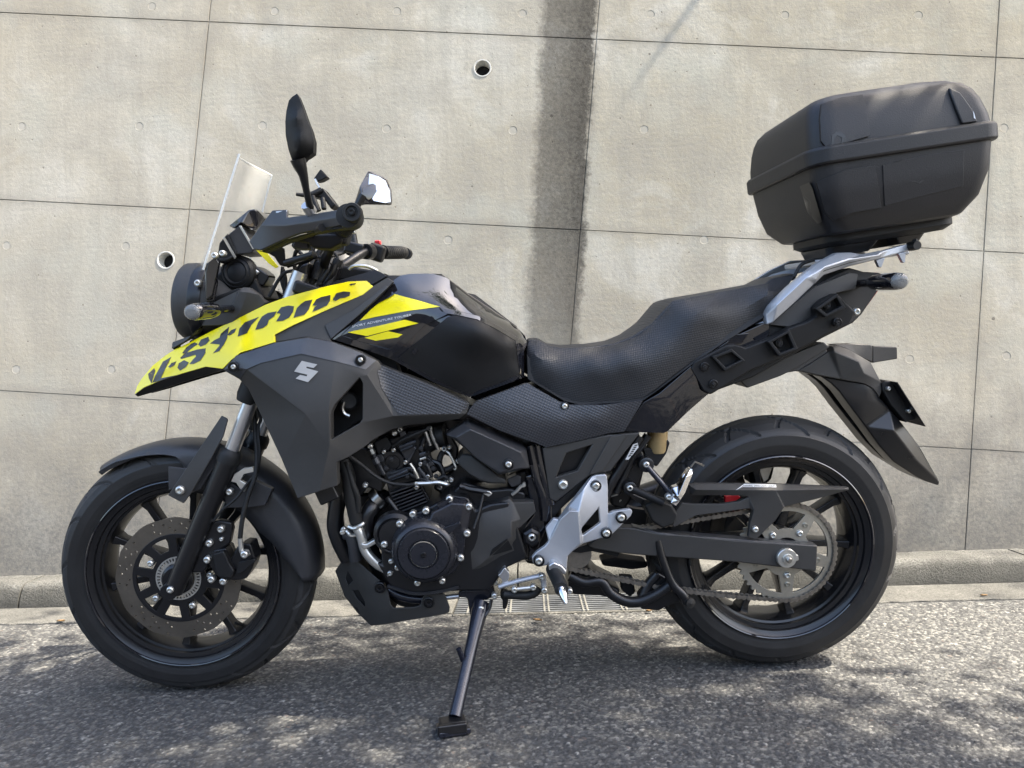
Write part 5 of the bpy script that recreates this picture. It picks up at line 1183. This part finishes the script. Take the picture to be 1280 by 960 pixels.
for s in ('78,637', '120,718', '432,525', '658,346', '703,428'):
    bolts('L', s+',-154', .0095, 'satin_black', pbk, kind='recess')
    bolts('L', s+',-156', .004, 'engine_black', pbk)
bolts('L', '792,378,-112', .0085, 'zinc', pbk)
sheet('undertail', 'L', '240,700,-80 440,600,-80 640,520,-80 668,545,-80 520,640,-80 440,680,-80 280,738,-80', 'matte_grey', BIKE, off=(0,.16,0), bevel=.003)
# grab rails and rack
gr = sheet('grab_rail', 'L', '366,388,-140 388,345,-144 470,265,-148 560,188,-148 610,150,-142 650,128,-136 700,100,-128 770,98,-124 820,108,-118 935,85,-110 1030,58,-104 1046,66,-104 1048,86,-104 1030,96,-106 900,130,-114 760,165,-128 640,206,-144 596,248,-150 500,340,-152 400,430,-148 372,442,-144', 'silver_paint', BIKE, inner='420,345,-160 560,215,-164 640,170,-158 760,132,-142 900,110,-124 600,228,-160', edges=[(0,1),(1,2),(2,3),(3,4)], thick=.022, bevel=.004, mirror=True)
sheet('rail_insert', 'L', '560,186,-146 640,160,-152 760,125,-138 880,108,-122 860,128,-124 760,150,-136 650,185,-152 600,210,-156', 'matte_grey', BIKE, thick=.004)
for s in ('885,135 930,122 912,170 900,168', '990,105 1026,96 1022,148 1012,148'):
    sheet('rail_hook', 'L', s, 'silver_paint', gr, c=-.11, thick=.01)
tube('rail_knob', zP('L', '1040,72,-98 1062,68,-112 1080,66,-124'), [.01,.011,.010], 'rubber', BIKE, 14, 1)
tube('rail_knob', zP('L', '1062,52,-112 1080,45,-118'), [.007,.006], 'rubber', BIKE, 10, 1)
hexa('rack_plate', (1.60, 0, 1.0), .22, .17, .012, 'silver_paint', BIKE, Matrix.Rotation(rad(-5), 3, 'Y'), .003)
tube('lock_cable', zP('L', '500,215,-90 530,160,-90 580,138,-80 640,128,-70'), .004, 'rubber', BIKE, 8)
# turn signals, tail light, rear fender, plate
def signal(p0, p1, name='turn_signal', k=1.):
    d = (p1-p0); o = tube(name, [p0, p0.lerp(p1,.3), p0.lerp(p1,.45), p0.lerp(p1,.62), p0.lerp(p1,.88), p0.lerp(p1,.96)], [.012*k,.014*k,.023*k,.0265*k,.0265*k,.0245*k], 'gloss_black', BIKE, 18, 3, flat=.85)
    tube('signal_lens', [p0.lerp(p1,.955), p0.lerp(p1,1.), p0.lerp(p1,1.03), p0.lerp(p1,1.04)], [.024*k,.0225*k,.016*k,.003*k], 'lens_clear', o, 18, 2, flat=.85)
    return o
a_, b_ = P(860+790/3.7647, 290+246/3.7647, -.08), P(860+1003/3.7647, 290+234/3.7647, -.225)
signal(a_, b_, k=.85); signal(Vector((a_.x,-a_.y,a_.z)), Vector((b_.x,-b_.y,b_.z)), k=.85)
sheet('tail_light', 'L', '830,195,-60 905,192,-60 900,280,-60 850,350,-60 800,400,-60 800,300,-60', 'red_plastic', BIKE, off=(0,.12,0), bevel=.006)
rf = sheet('rear_fender', 'N', '300,278,-62 420,300,-64 552,322,-66 600,350,-62 645,405,-52 700,470,-50 765,545,-48 850,660,-44 982,888,-30 978,905,-30 900,880,-34 850,856,-40 720,770,-50 640,680,-56 560,570,-60 480,465,-62 410,370,-62 360,320,-62', 'satin_black', BIKE, inner='720,590,-72 850,760,-58 560,420,-74', edges=[(0,1)], thick=.05, bevel=.004, mirror=True)
sheet('fender_spine', 'N', '640,400,-40 700,470,-38 765,545,-36 860,670,-34 982,888,-26 975,900,-26 840,700,-36 740,560,-40 660,440,-44', 'satin_black', BIKE, off=(0,.08,0), bevel=.004)
fe = sheet('fender_cover', 'N', '168,248,-70 230,215,-72 345,140,-72 372,108,-66 400,104,-62 455,122,-60 590,200,-58 650,318,-54 655,345,-54 640,402,-56 600,350,-64 550,322,-70 420,300,-72 290,275,-72', 'matte_grey', BIKE, inner='380,138,-82 520,196,-82 548,262,-84', edges=[(0,1),(1,2)], thick=.04, bevel=.003, mirror=True)
sheet('fender_cover_top', 'N', '370,112,-66 455,124,-58 590,202,-56 652,320,-52 600,250,-58 520,190,-64', 'matte_grey', BIKE, off=(0,.12,0), bevel=.003)
sheet('fender_root', 'N', '-80,290,-70 80,265,-70 170,250,-70 345,142,-68 330,85,-66 200,170,-68 60,240,-68', 'matte_grey', BIKE, off=(0,.14,0), bevel=.004)
sheet('rear_reflector_arm', 'N', '362,96,30 480,92,40 590,100,50 600,112,50 598,200,50 520,170,40 440,120,30', 'matte_grey', BIKE, thick=.03, bevel=.003)
sheet('rear_signal', 'N', '598,104,60 650,108,66 740,112,70 742,180,70 650,195,66 600,204,60', 'matte_grey', BIKE, thick=.03, bevel=.003)
pl = [P(960+q[0]/4.571, 410+q[1]/4.571, -.085) for q in ((742,312),(904,566),(898,568),(733,314))]
lp = prism3('licence_plate', pl, (0, .17, 0), 'satin_black', BIKE, .001)
sheet('plate_bracket', 'N', '650,320,-60 670,305,-60 742,312,-60 800,420,-60 860,520,-60 790,545,-60 700,440,-60 655,360,-60', 'matte_black', BIKE, off=(0,.12,0), bevel=.003)
bolts('N', '690,350,-66 805,478,-66', .005, 'zinc', lp)
# ---------------------------------------------------------------- headlight and cockpit
hc = P(262, 379, 0.); hax = Vector((-1, 0, .10)).normalized()
hl = lathe('headlight', hc, hax, [(0,-.10),(.045,-.10),(.07,-.07),(.085,-.03),(.09,.0),(.09,.03),(.088,.048),(.084,.053),(.082,.05)], 'matte_grey', BIKE, 56)
lathe('headlight_lens', hc, hax, [(.0825,.048),(.075,.056),(.056,.062),(.03,.066),(0,.067)], 'lens_clear', hl, 48)
lathe('headlight_reflector', hc, hax, [(.081,.045),(.06,.02),(.03,.0),(0,-.005)], 'chrome', hl, 40)
lathe('headlight_band', hc, hax, [(.0905,-.012),(.0915,-.01),(.0915,.014),(.0905,.016)], 'satin_black', hl, 56)
bolt(P(140+405/3.7647, 320+131/3.7647, -.10), .008, 'zinc', hl)
sheet('lamp_bracket', 'B', '432,40,-100 470,30,-104 490,60,-106 492,130,-108 478,215,-108 440,222,-104 436,120,-102', 'gloss_black', BIKE, thick=.012, bevel=.003, mirror=True)
sheet('signal_mount', 'B', '478,222,-108 590,168,-112 618,150,-114 645,152,-114 692,186,-112 722,226,-112 640,285,-116 560,322,-112 500,330,-104 420,330,-98 350,400,-84 280,440,-60 285,408,-56 400,370,-84 440,300,-100', 'matte_grey', BIKE, inner='600,170,-124 640,175,-124 600,270,-124 560,250,-118', thick=.02, bevel=.003, mirror=True)
sheet('nose_peg', 'B', '278,415 300,402 312,412 308,440 285,446', 'rubber', BIKE, c=-.055, thick=.02, bevel=.004)
a_, b_ = P(140+560/3.7647, 320+250/3.7647, -.118), P(140+372/3.7647, 320+268/3.7647, -.232)
signal(a_, b_, k=.8); signal(Vector((a_.x,-a_.y,a_.z)), Vector((b_.x,-b_.y,b_.z)), k=.8)
# inner headlight assembly: ECU box, horn, brackets
sheet('lamp_stay', 'Q6', '155,800,-90 330,735,-95 400,770,-95 510,840,-95 420,880,-95 250,930,-90 160,900,-90', 'matte_black', BIKE, thick=.05, bevel=.004)
hn = lathe('horn', P(240+320/5.65, 230+630/5.65, -.06), (-.15,-1,.1), [(0,-.03),(.036,-.03),(.04,-.02),(.04,.0),(.034,.006),(.032,.004),(.026,.008),(.022,.005),(.014,.009),(0,.009)], 'matte_black', BIKE, 40)
sheet('lamp_motor', 'Q6', '390,600 450,580 535,640 540,670 500,730 420,690', 'satin_black', BIKE, c=-.05, thick=.06, bevel=.005)
sheet('connector', 'Q6', '395,640 440,600 475,625 440,660', 'zinc', BIKE, c=-.056, thick=.02, bevel=.002)
sheet('lamp_body', 'Q6', '170,640,-60 300,540,-60 420,600,-60 520,820,-60 300,820,-60 150,800,-60', 'matte_black', BIKE, thick=.12, bevel=.008)
mb = sheet('meter_box', 'Q6', '255,360,-78 330,300,-82 345,298,-82 440,465,-80 425,490,-78 300,500,-76 265,430,-76', 'satin_grey', BIKE, thick=.10, bevel=.004)
sheet('meter_edge', 'Q6', '330,300,-84 346,298,-84 442,462,-82 428,466,-82', 'zinc', mb, thick=.002, bevel=.0005)
sheet('meter_hood', 'Q6', '255,300,-60 400,185,-70 450,178,-66 510,240,-40 460,320,-50 430,340,-60 350,270,-80 290,320,-80', 'gloss_black', BIKE, thick=.12, bevel=.004)
sheet('screen_bracket', 'Q6', '215,385,-90 230,380,-90 310,520,-84 300,535,-84', 'zinc', BIKE, thick=.004, bevel=.001)
sheet('screen_stay', 'Q6', '190,420,-85 250,350,-85 320,500,-80 250,560,-80 170,560,-85', 'matte_black', BIKE, thick=.03, bevel=.004)
tube('wire', zP('Q6', '190,540,-95 240,540,-100 290,515,-98', 0), .003, 'rubber', BIKE, 6)
# windscreen: one curved clear sheet
def screen():
    lt, lb_ = P(299, 194, -.115), P(254, 338, -.135); rt = P(342, 220, .10); n = 14; V = []
    for i in range(n+1):
        t = i/n
        p = lt.lerp(lb_, t); hw = .115+.02*t
        for j in range(n+1):
            s = -1+2*j/n
            V.append(Vector((p.x-.032*(1-s*s)*(1+.6*t)+.012*(1-abs(s))*0, hw*s, p.z+.014*(1-s*s)*(1-t))))
    F = [(i*(n+1)+j, i*(n+1)+j+1, (i+1)*(n+1)+j+1, (i+1)*(n+1)+j) for i in range(n) for j in range(n)]
    o = mesh('windscreen', V, F, 'screen_clear', BIKE, 60); m_ = o.modifiers.new('solid', 'SOLIDIFY'); m_.thickness = .0035
    e = [V[i*(n+1)] for i in range(n, -1, -1)]+[V[j] for j in range(1, n+1)]+[V[i*(n+1)+n] for i in range(1, n+1)]
    tube('screen_edge', e, .0026, 'screen_edge', o, 6, 1)
    return o, lb_
scr, lb_ = screen()
bolts('Q6', '160,510,-138 215,495,-130', .007, 'zinc', scr)
sheet('screen_foot', 'Q6', '110,560,-125 160,520,-125 190,560,-122 140,800,-118 95,830,-118 92,640,-122', 'gloss_black', BIKE, thick=.012, bevel=.003)
# handlebar
def barpt(u, v, c): return P(u, v, c)
be = P(445, 270, -.39); bf = Vector((be.x, .385, be.z)); hb = P(395, 300, -.13)
def bd(sg, d): return Vector((be.x, be.y if sg < 0 else bf.y, be.z))+Vector((-.36, -sg*.93, -.06))*d
tube('handlebar', [bd(-1,.01), bd(-1,.12), bd(-1,.22), Vector((be.x-.13,-.08,be.z-.06)), Vector((be.x-.135,.0,be.z-.065)), Vector((be.x-.13,.08,be.z-.06)), bd(1,.22), bd(1,.12), bd(1,.01)], .0112, 'satin_black', BIKE, 14, 6)
for sg in (-1, 1):
    e_ = Vector((be.x, be.y if sg < 0 else bf.y, be.z)); dv = Vector((-.36, -sg*.93, -.06))
    gp = tube('grip', [e_+dv*.012, e_+dv*.02, e_+dv*.07, e_+dv*.13, e_+dv*.135], [.0165,.0175,.016,.017,.0195], 'rubber', BIKE, 20, 2)
    for k in range(9):
        lathe('grip_ring', e_+dv*(.03+k*.011), dv, [(.0165,-.002),(.0178,-.001),(.0178,.001),(.0165,.002)], 'rubber', gp, 18, close=False)
    lathe('bar_end', e_+Vector((0, sg*.028, 0)), (0, sg, 0), [(0,-.015),(.014,-.015),(.0165,-.008),(.017,.008),(.0155,.013),(.011,.013),(.01,.009),(.0065,.009),(.006,.011),(0,.011)], 'rubber', BIKE, 28)
    sw_ = hexa('switch_box', e_+dv*.165+Vector((.0,0,-.002)), .042, .045, .045, 'matte_black', BIKE, Matrix.Rotation(rad(20), 3, 'Y'), .008)
    if sg > 0: hexa('stop_switch', e_+dv*.165+Vector((.004,0,.024)), .016, .02, .012, 'red_plastic', sw_, None, .003)
    else: hexa('turn_switch', e_+dv*.165+Vector((.024,0,.0)), .012, .015, .01, 'zinc', sw_, None, .002)
    ck = lathe('lever_clamp', e_+dv*.21, dv, [(0,-.012),(.02,-.012),(.021,0),(.02,.012),(0,.012)], 'satin_black', BIKE, 20)
    hexa('master_cylinder', e_+dv*.215+Vector((-.03,0,.008)), .05, .05, .03, 'satin_black', BIKE, Matrix.Rotation(rad(15), 3, 'Y'), .006)
    tube('lever', [e_+dv*.22+Vector((-.045,0,.0)), e_+dv*.16+Vector((-.06,0,-.006)), e_+dv*.08+Vector((-.065,0,-.012)), e_+dv*.025+Vector((-.058,0,-.016))], [.009,.008,.006,.007], 'satin_black' if sg < 0 else 'satin_grey', BIKE, 10, 5)
    tube('lever_cable', [e_+dv*.23+Vector((-.05,0,.0)), e_+dv*.30+Vector((-.08,0,-.03)), e_+dv*.34+Vector((-.06,0,-.12)), e_+dv*.33+Vector((-.02,0,-.22))], .0045, 'rubber', BIKE, 8, 6)
tc2 = Vector((be.x-.135, 0, be.z-.08))
hexa('handlebar_clamp', tc2, .06, .14, .05, 'satin_black', BIKE, Matrix.Rotation(rad(20), 3, 'Y'), .008)
hexa('top_clamp', tc2+Vector((-.015,0,-.045)), .09, .25, .03, 'satin_black', BIKE, Matrix.Rotation(rad(20), 3, 'Y'), .008)
for s, r in (('330,640,-60 290,700,-62 240,790,-66 180,880,-75', .006), ('470,210,-60 420,330,-60 380,420,-62 372,470,-66', .006), ('520,330,-40 440,430,-50 420,560,-60 430,640,-66', .006), ('560,300,-70 500,420,-70 440,560,-72 410,640,-76', .007), ('600,480,-60 560,560,-60 530,640,-64 490,720,-70', .011), ('520,500,-70 470,590,-70 440,680,-74', .007), ('260,400,-70 320,470,-70 260,560,-72 150,600,-80 40,780,-84', .004), ('180,520,-75 300,480,-75 420,440,-72', .009), ('150,540,-50 140,640,-55 160,720,-60', .004), ('480,470,-55 560,430,-55 600,500,-58 590,520,-60', .0035)):
    tube('control_cable', zP('Q7', s), r, 'rubber', BIKE, 8)
for s, r, m_ in (('350,720,-70 400,640,-72 450,560,-72 470,500,-70', .0065, 'rubber'), ('300,760,-74 330,650,-74 300,560,-70 330,480,-66', .005, 'rubber'), ('230,760,-70 240,640,-66 290,540,-62 380,470,-58', .0055, 'satin_black'), ('420,700,-76 480,620,-76 520,540,-74 500,480,-70 440,460,-66', .004, 'engine_grey'), ('480,680,-70 540,600,-70 570,520,-68', .0075, 'satin_black'), ('150,560,-60 170,640,-62 165,760,-66', .005, 'rubber'), ('560,480,-30 620,520,-34 580,600,-40 530,640,-44', .005, 'rubber')):
    tube('control_cable', zP('Q7', s), r, m_, BIKE, 8)
tube('cable_tie', zP('Q7', '200,690,-84 260,684,-86 325,672,-84'), .003, 'zinc', BIKE, 6)
sheet('clutch_perch', 'Q7', '225,340,-200 320,300,-205 350,390,-205 330,402,-205 240,400,-200 215,370,-200', 'engine_grey', BIKE, thick=.03, bevel=.005)
sheet('perch_plate', 'Q7', '320,300,-212 372,300,-212 385,330,-212 350,345,-212 372,380,-212 345,402,-212', 'steel', BIKE, thick=.006, bevel=.001)
sheet('fork_top', 'Q7', '200,680,-95 300,520,-95 360,500,-95 330,660,-95 330,760,-95 190,770,-95', 'satin_black', BIKE, thick=.05, bevel=.006)
sheet('ignition', 'Q7', '540,560,-40 640,530,-40 740,545,-40 900,570,-40 900,620,-40 800,650,-40 640,650,-40 550,640,-40', 'matte_black', BIKE, thick=.08, bevel=.006)
tube('key_ring', zP('Q7', '680,560,-60 720,535,-62 820,535,-62 900,570,-60 915,605,-58'), .004, 'zinc', BIKE, 8)
tube('phone_bar', zP('Q7', '170,510,-110 300,470,-120 400,440,-130'), .008, 'satin_black', BIKE, 12, 1)
sheet('yellow_tag', 'Q6', '450,470,-100 520,480,-100 612,590,-96 590,600,-96 540,565,-98', 'yellow_decal', BIKE, thick=.003, bevel=.0008)
sheet('guard_stay', 'Q6', '500,470,-120 600,430,-140 650,460,-130 660,590,-110 620,580,-110 580,520,-115', 'satin_black', BIKE, thick=.008, bevel=.002)
# hand guards
hg = sheet('handguard', 'A', '418,762,-235 470,690,-250 528,616,-262 600,612,-275 598,650,-290 720,632,-340 862,610,-395 900,612,-405 925,640,-408 905,668,-408 880,682,-404 800,700,-372 718,714,-340 655,728,-312 600,748,-290 480,805,-255 440,800,-242', 'satin_grey', BIKE, inner='580,690,-300 700,672,-345 860,645,-402', edges=[(0,1),(1,2)], thick=.012, bevel=.003)
V_ = hg.data
mesh('handguard', [Vector((v.co.x, -v.co.y, v.co.z)) for v in V_.vertices], [tuple(reversed(p.vertices)) for p in V_.polygons], 'satin_grey', BIKE, 35, .003)
sheet('guard_lip', 'A', '440,802,-243 480,808,-250 600,752,-285 655,733,-308 718,718,-335 800,706,-368 890,690,-400 880,700,-398 790,712,-360 715,726,-328 600,765,-275 490,815,-245', 'matte_black', hg, thick=.03, bevel=.001)
sheet('guard_pocket', 'A', '545,622,-268 598,616,-276 592,650,-286 545,650,-276', 'zinc', hg, thick=.003, bevel=.0005)
lathe('guard_cap', P(200+888/3.7647, 100+645/3.7647, -.402), -Y, [(.0,-.04),(.02,-.04),(.0225,-.01),(.021,.008),(0,.01)], 'rubber', BIKE, 30)
bolt(be+Vector((0,-.042,0)), .0055, 'satin_black', BIKE, kind='recess')
sheet('guard_fin', 'A', '868,605 885,585 905,608', 'matte_black', BIKE, c=-.38, thick=.008, bevel=.001)
sheet('switch_housing', 'A', '620,760,-250 700,740,-260 735,728,-262 860,725,-270 855,770,-268 800,800,-262 720,795,-255 690,770,-250', 'matte_black', BIKE, thick=.05, bevel=.006)
sheet('lever_perch', 'A', '640,740 690,735 700,800 665,800 620,790', 'satin_grey', BIKE, c=-.235, thick=.03, bevel=.004)
# mirrors
mr = sheet('mirror', 'A', '645,67,-420 622,82,-420 606,100,-418 594,150,-412 589,200,-408 591,265,-402 604,330,-396 622,384,-388 650,400,-384 668,392,-386 690,368,-392 722,346,-402 724,290,-408 712,240,-412 692,190,-416 668,120,-420 655,88,-421', 'matte_black', BIKE, inner='640,180,-428 650,280,-424 640,340,-412', grid=5, thick=.02, bevel=.004)
sheet('mirror_rim', 'A', '650,72,-405 668,118,-400 694,190,-396 714,240,-392 727,290,-388 725,348,-382 690,372,-376 655,100,-400', 'satin_black', mr, thick=.02, bevel=.002)
tube('mirror_stem', zP('A', '648,375,-392 658,405,-388 674,450,-380 686,510,-368 700,575,-352 712,622,-330'), [.014,.0125,.0085,.0065,.0065,.008], 'satin_black', mr, 14, 4)
tube('mirror_base', zP('A', '690,590,-342 712,625,-330', 0), .0115, 'aluminium', mr, 12, 1)
fm = sheet('mirror', 'A', '978,430,365 940,500,335 914,580,318 925,596,318 962,588,322 1000,588,330 1088,590,360 1092,570,362 1088,520,364 1068,468,368 1030,448,368 988,430,368', 'gloss_black', BIKE, inner='950,530,312', thick=.014, bevel=.004)
sheet('mirror_face', 'A', '984,442,352 1030,456,354 1062,476,352 1080,520,350 1085,576,346 1060,582,340 1005,572,330 988,545,330 980,500,338', 'mirror_glass', fm, thick=.004, bevel=.001)
tube('mirror_stem', zP('A', '955,545,322 930,590,320 905,640,318 905,700,316 915,770,314'), [.012,.010,.0085,.009,.010], 'satin_black', fm, 12, 4)
# phone holder and small accessories beyond the bars
ph = sheet('phone_holder', 'A', '700,545 765,508 828,590 805,612 770,560 740,555', 'matte_black', BIKE, c=.02, thick=.05, bevel=.004)
sheet('holder_claw', 'A', '722,465 755,420 772,440 790,458 760,475 735,480', 'matte_black', ph, c=.04, thick=.03, bevel=.003)
tube('holder_wire', zP('A', '730,470,40 745,500,35 760,525,30'), .003, 'zinc', ph, 6)
tube('holder_arm', zP('A', '640,540,0 700,545,10 760,520,20', 0), [.004,.006,.007], 'matte_black', ph, 10, 2)
tube('holder_leg', zP('A', '765,560,10 772,610,0', 0), .006, 'matte_black', ph, 10, 1)
tube('holder_leg', zP('A', '715,550,5 745,620,0', 0), .007, 'matte_black', ph, 10, 1)
# ================================================================== the top case
TB = Vector((1.645, 0, 1.052)); TILT = rad(-7.2)
CASE = empty('top_case', LM @ TB + Vector((0, 0, .0015)), (LEAN, 0, 0))
tag(CASE, 'black plastic hard shell top case mounted on the rear rack of the motorcycle', 'top case')
TM = Matrix.Rotation(TILT, 3, 'Y')
def rr(x0, x1, hw, r, n=8):
    o = []
    for cx, cy, a0 in ((x1-r, hw-r, 0), (x0+r, hw-r, 90), (x0+r, -hw+r, 180), (x1-r, -hw+r, 270)):
        for k in range(n+1): a = rad(a0+90*k/n); o.append((cx+r*math.cos(a), cy+r*math.sin(a)))
    return o
def loft(name, levels, m, parent, bevel=0, smooth=40):
    V = []; F = []; K = None
    for h, x0, x1, hw, r in levels:
        ring = rr(x0, x1, hw, r); K = len(ring)
        for x, y in ring: V.append(TM @ Vector((x, y, h)))
    for i in range(len(levels)-1):
        for k in range(K): F.append((i*K+k, i*K+(k+1) % K, (i+1)*K+(k+1) % K, (i+1)*K+k))
    F += [tuple(reversed(range(K))), tuple((len(levels)-1)*K+k for k in range(K))]
    o = mesh(name, V, F, m, parent, smooth, bevel)
    BVH[o.name] = BVHTree.FromPolygons([v+TB for v in V], F)
    return o
base = loft('case_base', [(.012,-.13,.145,.135,.04),(.016,-.145,.16,.15,.042),(.05,-.172,.185,.176,.042),(.10,-.184,.203,.188,.042),(.15,-.189,.209,.193,.042),(.168,-.19,.21,.194,.042)], 'case_black', CASE, .004)
lid = loft('case_lid', [(.19,-.19,.21,.194,.038),(.215,-.189,.207,.192,.038),(.25,-.184,.197,.186,.038),(.272,-.178,.186,.18,.038),(.288,-.170,.170,.172,.038),(.300,-.156,.148,.158,.04),(.308,-.138,.115,.14,.045),(.312,-.11,.08,.112,.045)], 'case_black', CASE, .004)
band = loft('case_band', [(.158,-.197,.217,.201,.046),(.162,-.2,.22,.204,.046),(.19,-.2,.22,.204,.046),(.196,-.196,.216,.2,.046)], 'case_black', CASE, .002)
def cdecal(name, s, m, par, tg, lift, thick, bev=.0015, grid=10):
    o = decal(name, 'M', s, m, par, tg, lift=lift, thick=thick, grid=grid, bevel=bev)
    for v in o.data.vertices: v.co -= TB
    return o
cdecal('lid_panel', '404,190 500,158 596,146 612,200 626,290 631,340 520,372 428,398 402,365 396,260', 'case_black', lid, [lid], .0002, .007, .003)
cdecal('lid_panel', '1004,112 1056,136 1110,210 1140,275 1066,284 1040,220 1010,140', 'case_black', lid, [lid], .0002, .007, .003)
cdecal('base_panel', '380,560 520,500 655,480 668,560 684,680 560,700 460,740 420,700', 'case_black', base, [base], .0002, .006, .003)
cdecal('base_panel', '690,478 900,430 1075,405 1070,580 900,620 700,672', 'case_black', base, [base], .0002, .002, .003)
cdecal('lid_mark', '448,385 452,340 475,322 500,325 518,345 510,375 495,378 500,350 478,338 462,352 462,388', 'satin_black', lid, ['lid_panel'], .0003, .0006, 0, 5)
cdecal('lid_mark', '1115,215 1125,208 1135,232 1128,262 1120,258 1125,236', 'silver_paint', lid, ['lid_panel.001'], .0003, .0005, 0, 5)
cdecal('case_strap', '308,575 345,560 360,590 405,745 392,752 345,700', 'satin_black', base, [base], .001, .008, .002)
cdecal('case_hinge', '280,520 335,492 345,540 290,560', 'satin_black', band, [band], .001, .006, .002)
cdecal('case_hinge', '78,635 118,610 122,650 84,672', 'satin_black', band, [band], .001, .006, .002)
cdecal('scratch', '822,560 840,552 862,560 880,548 884,552 864,566 842,558', 'satin_grey', base, ['base_panel.001'], .0003, .0003, 0, 5)
def cprism(name, levels, m): return loft(name, levels, m, CASE, .002)
cprism('mounting_plate', [(-.012,-.12,.15,.10,.04),(-.002,-.135,.165,.115,.045),(.014,-.135,.165,.115,.045)], 'matte_black')
cprism('plate_foot', [(-.034,-.12,-.02,.07,.02),(-.012,-.125,-.0,.08,.02)], 'satin_black')
cprism('plate_foot', [(-.030,.03,.10,.07,.02),(-.012,.02,.11,.08,.02)], 'satin_black')
